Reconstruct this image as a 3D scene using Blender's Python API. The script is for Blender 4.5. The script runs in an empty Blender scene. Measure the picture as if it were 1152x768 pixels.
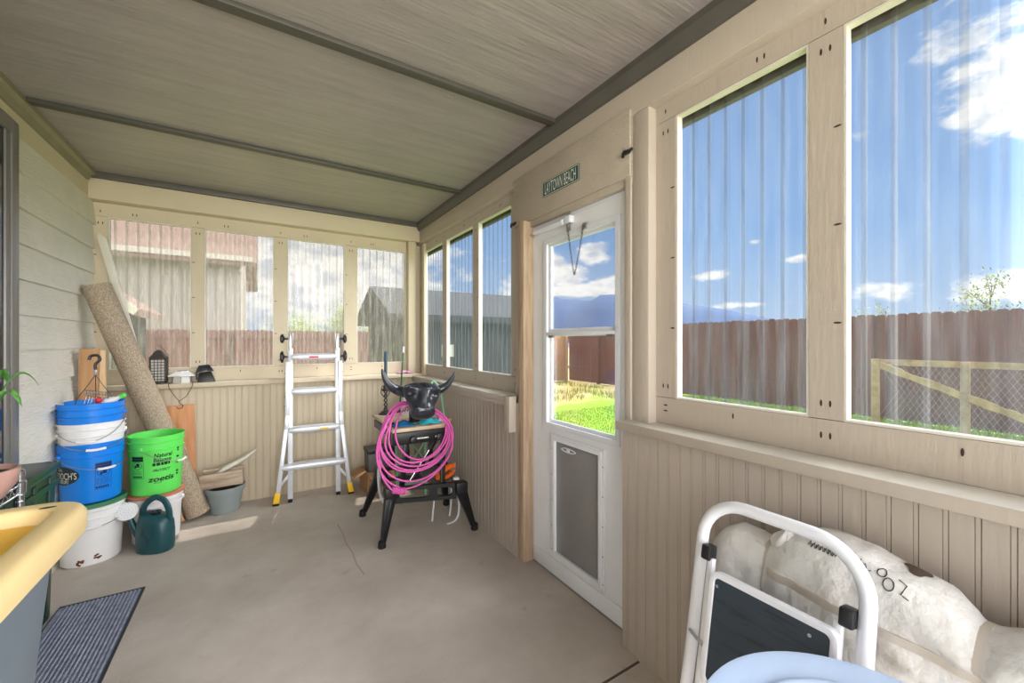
import bpy, bmesh, math, random
from mathutils import Vector, Matrix, noise
from mathutils.bvhtree import BVHTree
random.seed(7)
SC = bpy.context.scene
COL = SC.collection
PI = math.pi

# ------------------------------------------------------------------ camera
cam = bpy.data.cameras.new('camera')
cam.sensor_width = 36.0
cam.lens = 456.0 / 1152.0 * 36.0
cam.clip_start = 0.02
cam.clip_end = 8000
co = bpy.data.objects.new('camera', cam)
COL.objects.link(co)
co.location = (0, 0, 1.38)
co.rotation_euler = (PI / 2, 0, math.radians(-32))
SC.camera = co

SC.view_settings.view_transform = 'Standard'
SC.view_settings.look = 'None'
SC.view_settings.gamma = 1.0
SC.view_settings.use_curve_mapping = False
SC.view_settings.exposure = 0.0

# ------------------------------------------------------------------ light
def light(name, kind, loc, energy, color=(1, 1, 1), **kw):
    l = bpy.data.lights.new(name, kind)
    l.energy = energy
    l.color = color
    for k, v in kw.items():
        setattr(l, k, v)
    o = bpy.data.objects.new(name, l)
    COL.objects.link(o)
    o.location = loc
    return o

SUN_DIR = Vector((0.22, 1.0, 3.05)).normalized()          # towards the sun
sun = light('sun', 'SUN', (3, 6, 20), 8.0, (1.0, 0.94, 0.84), angle=0.014)
sun.rotation_euler = SUN_DIR.to_track_quat('Z', 'Y').to_euler()
# fill lamp added behind the camera, standing in for daylight from there
fill_lamp = light('added_fill', 'AREA', (0.2, -4.6, 2.0), 455, (1.0, 0.965, 0.945), shape='RECTANGLE', size=5.0, size_y=3.4)
fill_lamp.rotation_euler = (PI / 2, 0, 0)

def world():
    w = bpy.data.worlds.new('sky')
    SC.world = w
    w.use_nodes = True
    nt = w.node_tree
    nt.nodes.clear()
    N, Lk = nt.nodes.new, nt.links.new
    def m(op, a, b=None, c=None):
        n = N('ShaderNodeMath'); n.operation = op
        for i, v in enumerate((a, b, c)):
            if v is None: continue
            if isinstance(v, (int, float)): n.inputs[i].default_value = v
            else: Lk(v, n.inputs[i])
        return n.outputs[0]
    tc = N('ShaderNodeTexCoord')
    sp = N('ShaderNodeSeparateXYZ'); Lk(tc.outputs['Generated'], sp.inputs[0])
    X, Y, Z = sp.outputs
    az = m('ARCTAN2', X, Y)
    el = m('ARCSINE', Z)
    # heaps of cloud: azimuth, elevation, half widths, strength (radians)
    blobs = [(.755, .212, .042, .030, 1.1), (.655, .196, .045, .022, .95), (.68, .155, .07, .032, 1.2), (.785, .132, .06, .022, 1.2), (.72, .125, .13, .02, 1.2), (.58, .14, .07, .05, .9),
             (1.47, .37, .10, .09, 1.15), (1.41, .47, .09, .045, .7), (1.45, .09, .07, .03, 1.0), (1.30, .092, .06, .020, .95),
             (1.015, .145, .05, .013, .95), (1.17, .164, .03, .011, .9), (1.096, .208, .014, .007, .8), (1.09, .078, .09, .010, .7), (1.25, .37, .05, .012, .5),
             (.12, .16, .36, .16, 1.0), (-.35, .12, .4, .20, .8), (.42, .09, .14, .06, .8), (2.6, .5, .6, .3, .9), (-1.6, .5, .8, .3, .9)]
    tot = None
    for a, e, wa, we, st in blobs:
        da = m('DIVIDE', m('SUBTRACT', az, a), wa)
        de = m('DIVIDE', m('SUBTRACT', el, e), we)
        g = m('MULTIPLY', m('EXPONENT', m('MULTIPLY', m('ADD', m('MULTIPLY', da, da), m('MULTIPLY', de, de)), -1.0)), st)
        tot = g if tot is None else m('MAXIMUM', tot, g)
    mp = N('ShaderNodeMapping'); mp.inputs['Scale'].default_value = (1, 1, 1.9); Lk(tc.outputs['Generated'], mp.inputs[0])
    nz = N('ShaderNodeTexNoise'); nz.inputs['Scale'].default_value = 13; nz.inputs['Detail'].default_value = 9; nz.inputs['Roughness'].default_value = .58
    Lk(mp.outputs[0], nz.inputs['Vector'])
    n2 = N('ShaderNodeTexNoise'); n2.inputs['Scale'].default_value = 22; n2.inputs['Detail'].default_value = 6
    mp2 = N('ShaderNodeMapping'); mp2.inputs['Scale'].default_value = (1, 1, 1.9); mp2.inputs['Location'].default_value = (0, 0, .06); Lk(tc.outputs['Generated'], mp2.inputs[0]); Lk(mp2.outputs[0], n2.inputs['Vector'])
    s = m('ADD', tot, m('MULTIPLY', m('SUBTRACT', nz.outputs[0], .5), 1.9))
    mr = N('ShaderNodeMapRange'); mr.interpolation_type = 'SMOOTHSTEP'
    Lk(s, mr.inputs[0]); mr.inputs[1].default_value = .36; mr.inputs[2].default_value = .80
    grad = N('ShaderNodeValToRGB')
    Lk(m('MAXIMUM', Z, 0.0), grad.inputs[0])
    cr = grad.color_ramp
    cr.elements[0].position = 0.0; cr.elements[0].color = (.52, .66, .86, 1)
    cr.elements[1].position = 1.0; cr.elements[1].color = (.14, .26, .58, 1)
    e = cr.elements.new(.22); e.color = (.27, .47, .82, 1)
    e = cr.elements.new(.45); e.color = (.25, .43, .78, 1)
    crc = N('ShaderNodeValToRGB'); Lk(n2.outputs[0], crc.inputs[0])
    crc.color_ramp.elements[0].position = .36; crc.color_ramp.elements[0].color = (.74, .78, .86, 1)
    crc.color_ramp.elements[1].position = .56; crc.color_ramp.elements[1].color = (1.2, 1.18, 1.14, 1)
    mix = N('ShaderNodeMix'); mix.data_type = 'RGBA'
    Lk(mr.outputs[0], mix.inputs[0]); Lk(grad.outputs[0], mix.inputs[6]); Lk(crc.outputs[0], mix.inputs[7])
    bg = N('ShaderNodeBackground')
    # sky right of the view boosted and whitened, added to light the left wall
    ga = N('ShaderNodeMapRange'); ga.interpolation_type = 'SMOOTHSTEP'; Lk(az, ga.inputs[0]); ga.inputs[1].default_value = 1.40; ga.inputs[2].default_value = 1.80
    gb = N('ShaderNodeMapRange'); gb.interpolation_type = 'SMOOTHSTEP'; Lk(az, gb.inputs[0]); gb.inputs[1].default_value = 2.9; gb.inputs[2].default_value = 2.4
    gc = N('ShaderNodeMapRange'); gc.interpolation_type = 'SMOOTHSTEP'; Lk(Z, gc.inputs[0]); gc.inputs[1].default_value = -.02; gc.inputs[2].default_value = .12
    added_sky_boost = m('MULTIPLY', m('MULTIPLY', ga.outputs[0], gb.outputs[0]), gc.outputs[0])
    Lk(m('MULTIPLY_ADD', added_sky_boost, 15.0, 1.0), bg.inputs[1])
    mix2 = N('ShaderNodeMix'); mix2.data_type = 'RGBA'; Lk(m('MULTIPLY', added_sky_boost, .85), mix2.inputs[0]); Lk(mix.outputs[2], mix2.inputs[6]); mix2.inputs[7].default_value = (1, .97, .92, 1)
    mix = mix2
    Lk(mix.outputs[2], bg.inputs[0])
    out = N('ShaderNodeOutputWorld'); Lk(bg.outputs[0], out.inputs[0])
world()

# ------------------------------------------------------------------ materials
def lin(c):
    return tuple(((v / 255.0) / 12.92 if v <= 10 else (((v / 255.0) + .055) / 1.055) ** 2.4) for v in c)

def pbr(name, rgb, rough=.5, metal=0.0, var=0.0, vscale=6.0, stretch=(1, 1, 1), rgb2=None, bump=0.0, bscale=40.0, bstretch=None,
        detail=5, coat=0.0, spec=.5, patch=None, emit=None, lo=.35, hi=.65, trans=0.0):
    """plain principled material; a noise mixes rgb with rgb2 (or a darker rgb) and another one gives relief"""
    mt = bpy.data.materials.new(name)
    mt.use_nodes = True
    nt = mt.node_tree
    b = nt.nodes['Principled BSDF']
    N, Lk = nt.nodes.new, nt.links.new
    c = lin(rgb) + (1,)
    b.inputs['Base Color'].default_value = c
    b.inputs['Roughness'].default_value = rough
    b.inputs['Metallic'].default_value = metal
    b.inputs['Specular IOR Level'].default_value = spec
    b.inputs['Coat Weight'].default_value = coat
    b.inputs['Transmission Weight'].default_value = trans
    tc = N('ShaderNodeTexCoord')
    if var or rgb2:
        mp = N('ShaderNodeMapping'); mp.inputs['Scale'].default_value = stretch; Lk(tc.outputs['Object'], mp.inputs[0])
        nz = N('ShaderNodeTexNoise'); nz.inputs['Scale'].default_value = vscale; nz.inputs['Detail'].default_value = detail; nz.inputs['Roughness'].default_value = .62
        Lk(mp.outputs[0], nz.inputs['Vector'])
        rp = N('ShaderNodeValToRGB'); Lk(nz.outputs[0], rp.inputs[0])
        rp.color_ramp.elements[0].position = lo; rp.color_ramp.elements[1].position = hi
        c2 = (lin(rgb2) + (1,)) if rgb2 else tuple(v * (1 - var) for v in c[:3]) + (1,)
        rp.color_ramp.elements[0].color = c2; rp.color_ramp.elements[1].color = c
        last = rp.outputs[0]
        if patch:                                            # sparse stains or worn spots of another colour
            prgb, pscale, pth, pamt = patch
            n3 = N('ShaderNodeTexNoise'); n3.inputs['Scale'].default_value = pscale; n3.inputs['Detail'].default_value = 8; Lk(tc.outputs['Object'], n3.inputs['Vector'])
            r3 = N('ShaderNodeMapRange'); Lk(n3.outputs[0], r3.inputs[0]); r3.inputs[1].default_value = pth; r3.inputs[2].default_value = pth + .08; r3.inputs[4].default_value = pamt
            mx = N('ShaderNodeMix'); mx.data_type = 'RGBA'; Lk(r3.outputs[0], mx.inputs[0]); Lk(last, mx.inputs[6]); mx.inputs[7].default_value = lin(prgb) + (1,)
            last = mx.outputs[2]
        Lk(last, b.inputs['Base Color'])
    if bump:
        mp = N('ShaderNodeMapping'); mp.inputs['Scale'].default_value = bstretch or stretch; Lk(tc.outputs['Object'], mp.inputs[0])
        nb = N('ShaderNodeTexNoise'); nb.inputs['Scale'].default_value = bscale; nb.inputs['Detail'].default_value = 6; Lk(mp.outputs[0], nb.inputs['Vector'])
        bp = N('ShaderNodeBump'); bp.inputs['Strength'].default_value = bump; bp.inputs['Distance'].default_value = .02
        Lk(nb.outputs[0], bp.inputs['Height']); Lk(bp.outputs[0], b.inputs['Normal'])
    return mt

def wave_bump(mt, axis, scale, strength, dist=.01, profile='SIN'):
    nt = mt.node_tree; b = nt.nodes['Principled BSDF']
    tc = nt.nodes.new('ShaderNodeTexCoord'); wv = nt.nodes.new('ShaderNodeTexWave')
    wv.bands_direction = axis; wv.wave_profile = profile; wv.inputs['Scale'].default_value = scale
    nt.links.new(tc.outputs['Object'], wv.inputs['Vector'])
    bp = nt.nodes.new('ShaderNodeBump'); bp.inputs['Strength'].default_value = strength; bp.inputs['Distance'].default_value = dist
    nt.links.new(wv.outputs['Fac'], bp.inputs['Height'])
    src = b.inputs['Normal'].links
    if src: nt.links.new(src[0].from_socket, bp.inputs['Normal'])
    nt.links.new(bp.outputs[0], b.inputs['Normal'])
    return wv

def pane_mat(name, tint, haze, haze_rgb, gloss, edge=.25):
    """thin corrugated plastic: clear, with some milky scatter and a fresnel sheen"""
    mt = bpy.data.materials.new(name); mt.use_nodes = True
    nt = mt.node_tree; nt.nodes.clear(); N, Lk = nt.nodes.new, nt.links.new
    lw = N('ShaderNodeLayerWeight'); lw.inputs['Blend'].default_value = .35
    tr = N('ShaderNodeBsdfTransparent')
    # longer path through the sheet where the flute turns edge-on: darker, greyer
    cm = N('ShaderNodeMix'); cm.data_type = 'RGBA'; Lk(lw.outputs['Facing'], cm.inputs[0])
    cm.inputs[6].default_value = tint + (1,); cm.inputs[7].default_value = tuple(v * edge for v in tint) + (1,)
    Lk(cm.outputs[2], tr.inputs[0])
    tl = N('ShaderNodeBsdfTranslucent'); tl.inputs[0].default_value = lin(haze_rgb) + (1,)
    df = N('ShaderNodeBsdfDiffuse'); df.inputs[0].default_value = lin(haze_rgb) + (1,)
    m0 = N('ShaderNodeMixShader'); m0.inputs[0].default_value = .4; Lk(tl.outputs[0], m0.inputs[1]); Lk(df.outputs[0], m0.inputs[2])
    m1 = N('ShaderNodeMixShader')
    tc = N('ShaderNodeTexCoord'); mp = N('ShaderNodeMapping'); mp.inputs['Scale'].default_value = (14, 14, 1.6); Lk(tc.outputs['Object'], mp.inputs[0])
    nz = N('ShaderNodeTexNoise'); nz.inputs['Scale'].default_value = 3; nz.inputs['Detail'].default_value = 6; Lk(mp.outputs[0], nz.inputs['Vector'])
    r = N('ShaderNodeMapRange'); Lk(nz.outputs[0], r.inputs[0]); r.inputs[1].default_value = .3; r.inputs[2].default_value = .75; r.inputs[3].default_value = haze * .6; r.inputs[4].default_value = haze * 1.5
    Lk(r.outputs[0], m1.inputs[0]); Lk(tr.outputs[0], m1.inputs[1]); Lk(m0.outputs[0], m1.inputs[2])
    gl = N('ShaderNodeBsdfGlossy'); gl.inputs['Roughness'].default_value = .12; gl.inputs[0].default_value = (.9, .93, 1, 1)
    fr = N('ShaderNodeFresnel'); fr.inputs[0].default_value = 1.45
    mg = N('ShaderNodeMath'); mg.operation = 'MULTIPLY'; Lk(fr.outputs[0], mg.inputs[0]); mg.inputs[1].default_value = gloss
    m2 = N('ShaderNodeMixShader'); Lk(mg.outputs[0], m2.inputs[0]); Lk(m1.outputs[0], m2.inputs[1]); Lk(gl.outputs[0], m2.inputs[2])
    out = N('ShaderNodeOutputMaterial'); Lk(m2.outputs[0], out.inputs[0])
    return mt

M = {}
M['paint'] = pbr('tan_paint', (187, 174, 160), .55, var=.05, vscale=3, bump=.12, bscale=60, bstretch=(1, 1, .15))
M['warmlit'] = pbr('warm_lit_tan_paint', (206, 191, 164), .55, var=.05, vscale=3, bump=.1, bscale=60)  # the tan paint again, warm light at the back put into its colour
M['warmlitbead'] = pbr('warm_lit_tan_beadboard', (202, 187, 161), .5, var=.07, vscale=2.2, bump=.08, bscale=50, bstretch=(1, 1, .1))  # tan beadboard with the same warm light in its colour
M['paint_rough'] = pbr('tan_paint_on_plywood', (188, 175, 158), .6, var=.12, vscale=5, bump=.55, bscale=28, bstretch=(1, 2.2, 5))
M['bead'] = pbr('tan_beadboard_paint', (182, 169, 156), .5, var=.07, vscale=2.2, bump=.08, bscale=50, bstretch=(1, 1, .1))
M['sillpaint'] = pbr('sill_paint', (222, 215, 202), .5, var=.08, vscale=7, bump=.05, bscale=50, patch=((140, 126, 110), 14, .68, .5))
M['siding'] = pbr('siding_paint', (224, 218, 204), .6, var=.08, vscale=4, bump=.5, bscale=16, bstretch=(1, 1, 6))
M['hole'] = pbr('nail_hole', (58, 48, 40), .9)
M['ceil'] = pbr('grey_ceiling_panel', (164, 155, 152), .32, rgb2=(148, 140, 136), vscale=7, stretch=(.25, 3, 1), bump=.22, bscale=15, bstretch=(.3, 4.5, 1), detail=7)
M['ceiltrim'] = pbr('grey_trim_paint', (92, 88, 82), .5, var=.15, vscale=8)
M['olivetrim'] = pbr('olive_trim_paint', (138, 130, 106), .5, var=.12, vscale=8)
M['batten'] = pbr('shaded_batten_paint', (76, 73, 66), .5)  # backlit shade of the battens put into a darker colour
M['soffit'] = pbr('dark_brown_fascia', (74, 56, 44), .8)
M['casing'] = pbr('grey_metal_casing', (128, 124, 120), .4, metal=.3)
M['darkglass'] = pbr('dark_door_glass', (30, 30, 32), .08)
def concrete():
    mt = pbr('concrete', (204, 194, 183), .7, rgb2=(172, 160, 148), vscale=1.6, detail=9, bump=.15, bscale=90, lo=.3, hi=.68, patch=((136, 122, 110), 5.5, .66, .4))
    return mt
M['concrete'] = concrete()
M['bounce_slab'] = pbr('bounce_slab_concrete', (196, 190, 180), .85, var=.1, vscale=2)
M['crack'] = pbr('crack_dirt', (168, 156, 144), .9)
M['joint'] = pbr('joint_dirt', (84, 74, 66), .9)
M['white'] = pbr('white_paint', (232, 232, 234), .35, var=.04, vscale=5)
M['vinyl'] = pbr('white_plastic_trim', (222, 223, 228), .4)
M['flap'] = pbr('grey_flap', (138, 134, 132), .4, var=.10, vscale=3, bump=.05, bscale=20)
M['rawwood'] = pbr('raw_stud_wood', (190, 168, 142), .7, rgb2=(160, 132, 106), vscale=9, stretch=(4, 4, .35), bump=.15, bscale=30, patch=((90, 58, 40), 4.2, .68, .8))
M['clearpane'] = pane_mat('clear_corrugated_plastic', (.93, .95, .97), .09, (225, 232, 240), .13, .08)
M['hazepane'] = pane_mat('hazy_corrugated_plastic', (.90, .89, .88), .27, (236, 228, 220), .3, .10)
M['glass'] = pane_mat('door_glass', (.985, .99, .995), .003, (240, 240, 240), .3, 1.0)
M['fence'] = pbr('stained_fence', (130, 57, 46), .8, rgb2=(98, 44, 37), vscale=5, stretch=(6, 6, .5), bump=.3, bscale=20)
M['fenceback'] = pbr('dull_back_fence', (122, 74, 68), .8, rgb2=(98, 58, 54), vscale=5, stretch=(6, 6, .5), bump=.3, bscale=20)
M['fencetan'] = pbr('tan_fence', (224, 176, 130), .8, rgb2=(196, 140, 100), vscale=5, stretch=(6, 6, .5), bump=.3, bscale=20)
M['gatewood'] = pbr('weathered_gate_wood', (196, 160, 122), .8, rgb2=(160, 122, 90), vscale=8, bump=.2, bscale=30)
M['postwood'] = pbr('cedar_post', (190, 104, 52), .7, rgb2=(150, 76, 38), vscale=7, stretch=(5, 5, .5))
def lawn():
    mt = pbr('lawn', (140, 164, 22), .9, rgb2=(112, 156, 24), vscale=3, detail=8, bump=.8, bscale=120)
    nt = mt.node_tree; b = nt.nodes['Principled BSDF']; N, Lk = nt.nodes.new, nt.links.new
    src = b.inputs['Base Color'].links[0].from_socket
    tc = N('ShaderNodeTexCoord'); sp = N('ShaderNodeSeparateXYZ'); Lk(tc.outputs['Object'], sp.inputs[0])
    nz = N('ShaderNodeTexNoise'); nz.inputs['Scale'].default_value = .9; nz.inputs['Detail'].default_value = 7; Lk(tc.outputs['Object'], nz.inputs['Vector'])
    # dry, trampled ground in the far corner of the yard
    a = N('ShaderNodeMath'); a.operation = 'MULTIPLY_ADD'; Lk(nz.outputs[0], a.inputs[0]); a.inputs[1].default_value = 3.2; Lk(sp.outputs[1], a.inputs[2])
    r = N('ShaderNodeMapRange'); Lk(a.outputs[0], r.inputs[0]); r.inputs[1].default_value = 8.4; r.inputs[2].default_value = 9.3
    mx = N('ShaderNodeMix'); mx.data_type = 'RGBA'; Lk(r.outputs[0], mx.inputs[0]); Lk(src, mx.inputs[6])
    n2 = N('ShaderNodeTexNoise'); n2.inputs['Scale'].default_value = 2.2; n2.inputs['Detail'].default_value = 7; Lk(tc.outputs['Object'], n2.inputs['Vector'])
    rp = N('ShaderNodeValToRGB'); Lk(n2.outputs[0], rp.inputs[0]); rp.color_ramp.elements[0].position = .42; rp.color_ramp.elements[1].position = .58
    rp.color_ramp.elements[0].color = lin((196, 168, 136)) + (1,); rp.color_ramp.elements[1].color = lin((158, 160, 70)) + (1,)
    Lk(rp.outputs[0], mx.inputs[7]); Lk(mx.outputs[2], b.inputs['Base Color'])
    return mt
M['lawn'] = lawn()
M['grass'] = pbr('grass_blades', (146, 170, 26), .8, rgb2=(114, 142, 18), vscale=2)
M['weeds'] = pbr('weed_blades', (182, 182, 84), .8, rgb2=(140, 150, 58), vscale=3)
M['hill'] = pbr('hazed_forested_hill', (36, 66, 106), .95, rgb2=(30, 54, 90), vscale=.012)  # blue of distance haze mixed into the forest colour
M['housewall'] = pbr('neighbour_wall', (138, 130, 123), .8, var=.05, vscale=2)
M['housetrim'] = pbr('neighbour_trim', (176, 170, 160), .6)
M['roof'] = pbr('brown_shingles', (116, 92, 82), .9, var=.25, vscale=12, bump=.4, bscale=30)
M['shed'] = pbr('dark_shed_boards', (25, 26, 31), .8, var=.25, vscale=3, stretch=(4, 4, .5))
M['shedroof'] = pbr('dark_shed_roof', (32, 34, 39), .8, var=.2, vscale=5)
M['leaf_tree'] = pbr('tree_leaves', (150, 162, 98), .8, var=.3, vscale=2)
M['bark'] = pbr('bark', (96, 78, 62), .9, var=.3, vscale=9)
M['black'] = pbr('black_plastic', (26, 26, 28), .42)
M['blackmetal'] = pbr('black_steel', (24, 24, 26), .38, metal=.2)
M['rubber'] = pbr('black_rubber', (20, 20, 20), .8)
M['steel'] = pbr('bright_steel', (200, 202, 205), .28, metal=.9)
M['alu'] = pbr('aluminium', (222, 225, 230), .38, metal=.35, var=.08, vscale=12)
M['yellow'] = pbr('yellow_plastic', (246, 196, 18), .45)
M['lidyellow'] = pbr('faded_yellow_lid', (230, 203, 146), .4, var=.05, vscale=6, bump=.05, bscale=60)
M['lidinner'] = pbr('yellow_lid_recess', (240, 186, 48), .4)
M['bin'] = pbr('dark_grey_bin', (108, 120, 130), .4, var=.12, vscale=4)
M['green_tote'] = pbr('dark_green_plastic', (26, 56, 42), .32, var=.15, vscale=4)
M['blue'] = pbr('blue_pail_plastic', (8, 126, 222), .35, coat=.1)
M['white_pail'] = pbr('white_pail_plastic', (232, 230, 228), .38, var=.05, vscale=6)
M['green_pail'] = pbr('lime_pail_plastic', (98, 222, 92), .38)
M['green_lid'] = pbr('green_lid_plastic', (62, 124, 86), .4)
M['red_lid'] = pbr('faded_red_lid', (198, 120, 96), .5)
M['rust'] = pbr('rust_stain', (130, 66, 44), .9, rgb2=(92, 46, 34), vscale=60)
M['ink'] = pbr('black_ink', (18, 20, 22), .6)
M['bluelabel'] = pbr('dark_blue_ink', (8, 34, 78), .5)
M['oval'] = pbr('dark_logo_ink', (22, 36, 34), .5)
M['wht_ink'] = pbr('white_ink', (232, 230, 222), .5)
M['teal'] = pbr('dark_teal_plastic', (28, 76, 82), .38, var=.08, vscale=8)
M['deepgreen'] = pbr('sign_green', (36, 76, 70), .45)
M['carpet'] = pbr('woven_carpet', (206, 188, 164), .95, rgb2=(152, 132, 110), vscale=260, stretch=(1, 1, .35), bump=.5, bscale=180, lo=.38, hi=.62, detail=2)
M['plank'] = pbr('tan_board', (192, 148, 102), .65, rgb2=(166, 122, 82), vscale=6, stretch=(5, 5, .3))
M['plank2'] = pbr('pale_board', (226, 196, 152), .65, rgb2=(206, 168, 122), vscale=6, stretch=(5, 5, .3))
M['oak'] = pbr('orange_pine_board', (214, 158, 106), .55, rgb2=(190, 126, 78), vscale=5, stretch=(5, 5, .4), patch=((120, 64, 34), 7, .72, .9))
M['greywood'] = pbr('weathered_wood', (198, 178, 156), .8, rgb2=(150, 126, 108), vscale=8, stretch=(.6, 5, 5), bump=.2, bscale=40)
M['greypot'] = pbr('grey_pot_plastic', (138, 148, 148), .5, var=.06, vscale=5)
M['soil'] = pbr('soil', (60, 46, 38), .95, var=.4, vscale=30, bump=.6, bscale=60)
M['card'] = pbr('cardboard', (178, 138, 100), .8, var=.1, vscale=6)
M['greybin'] = pbr('grey_crate', (112, 108, 104), .6)
M['hull'] = pbr('gunmetal_plastic', (44, 47, 55), .28, coat=.5, var=.1, vscale=8)
M['pink'] = pbr('pink_rope', (216, 94, 172), .55, bump=.3, bscale=240)
M['pinkpale'] = pbr('pale_pink_cloth', (224, 164, 190), .8)
M['jaw'] = pbr('bench_top_wood', (214, 192, 164), .6, rgb2=(188, 160, 128), vscale=7, stretch=(.5, 5, 5))
M['orange'] = pbr('orange_plastic', (232, 104, 28), .4)
M['aqua'] = pbr('aqua_cloth', (40, 176, 190), .7)
M['bluecloth'] = pbr('blue_cloth', (20, 104, 160), .7)
M['mint'] = pbr('mint_green_metal', (140, 188, 158), .5)
M['stake'] = pbr('green_stake', (20, 92, 62), .5)
M['candle'] = pbr('dark_teal_wax', (24, 62, 84), .5)
M['pewter'] = pbr('dark_pewter', (72, 68, 68), .45, metal=.5)
M['stool'] = pbr('white_enamel', (230, 230, 234), .35, patch=((70, 66, 64), 22, .73, .8), var=.03, vscale=4)
M['tread'] = pbr('black_tread', (24, 28, 34), .45, rgb2=(48, 58, 68), vscale=7, stretch=(1, .8, 9), bump=.2, bscale=120, lo=.55, hi=.75)
M['tarp'] = pbr('white_bag_fabric', (226, 223, 219), .55, rgb2=(200, 195, 188), vscale=4, bump=.8, bscale=14, detail=8, patch=((132, 112, 92), 5, .645, .7))
M['strap'] = pbr('grey_strap', (190, 180, 168), .6)
M['tarpdirt'] = pbr('brown_dirt', (84, 68, 54), .9)
M['paleblue'] = pbr('pale_blue_plastic', (186, 206, 234), .3, var=.06, vscale=5, stretch=(1, 6, 1))
M['mat'] = pbr('ribbed_mat', (150, 156, 174), .9, rgb2=(120, 126, 146), vscale=40, bump=.4, bscale=200)
M['matedge'] = pbr('mat_rubber_edge', (52, 54, 62), .8)
M['terracotta'] = pbr('glazed_pink_pot', (200, 158, 144), .4, rgb2=(160, 120, 110), vscale=5)
M['leaf'] = pbr('plant_leaf', (104, 170, 66), .5, rgb2=(70, 136, 60), vscale=6)
M['chrome'] = pbr('chrome_wire', (205, 208, 212), .2, metal=.95)
M['lantern'] = pbr('bronze_lantern', (66, 60, 54), .5, metal=.4)
M['frost'] = pbr('frosted_glass', (206, 204, 196), .5)
M['grille'] = pbr('pale_lantern_panes', (190, 188, 180), .5)
M['red'] = pbr('red_plastic', (206, 44, 60), .4)
M['wire'] = pbr('thin_wire', (70, 66, 62), .4, metal=.7)
M['galv'] = pbr('galvanised_wire', (160, 160, 158), .45, metal=.7)

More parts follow.
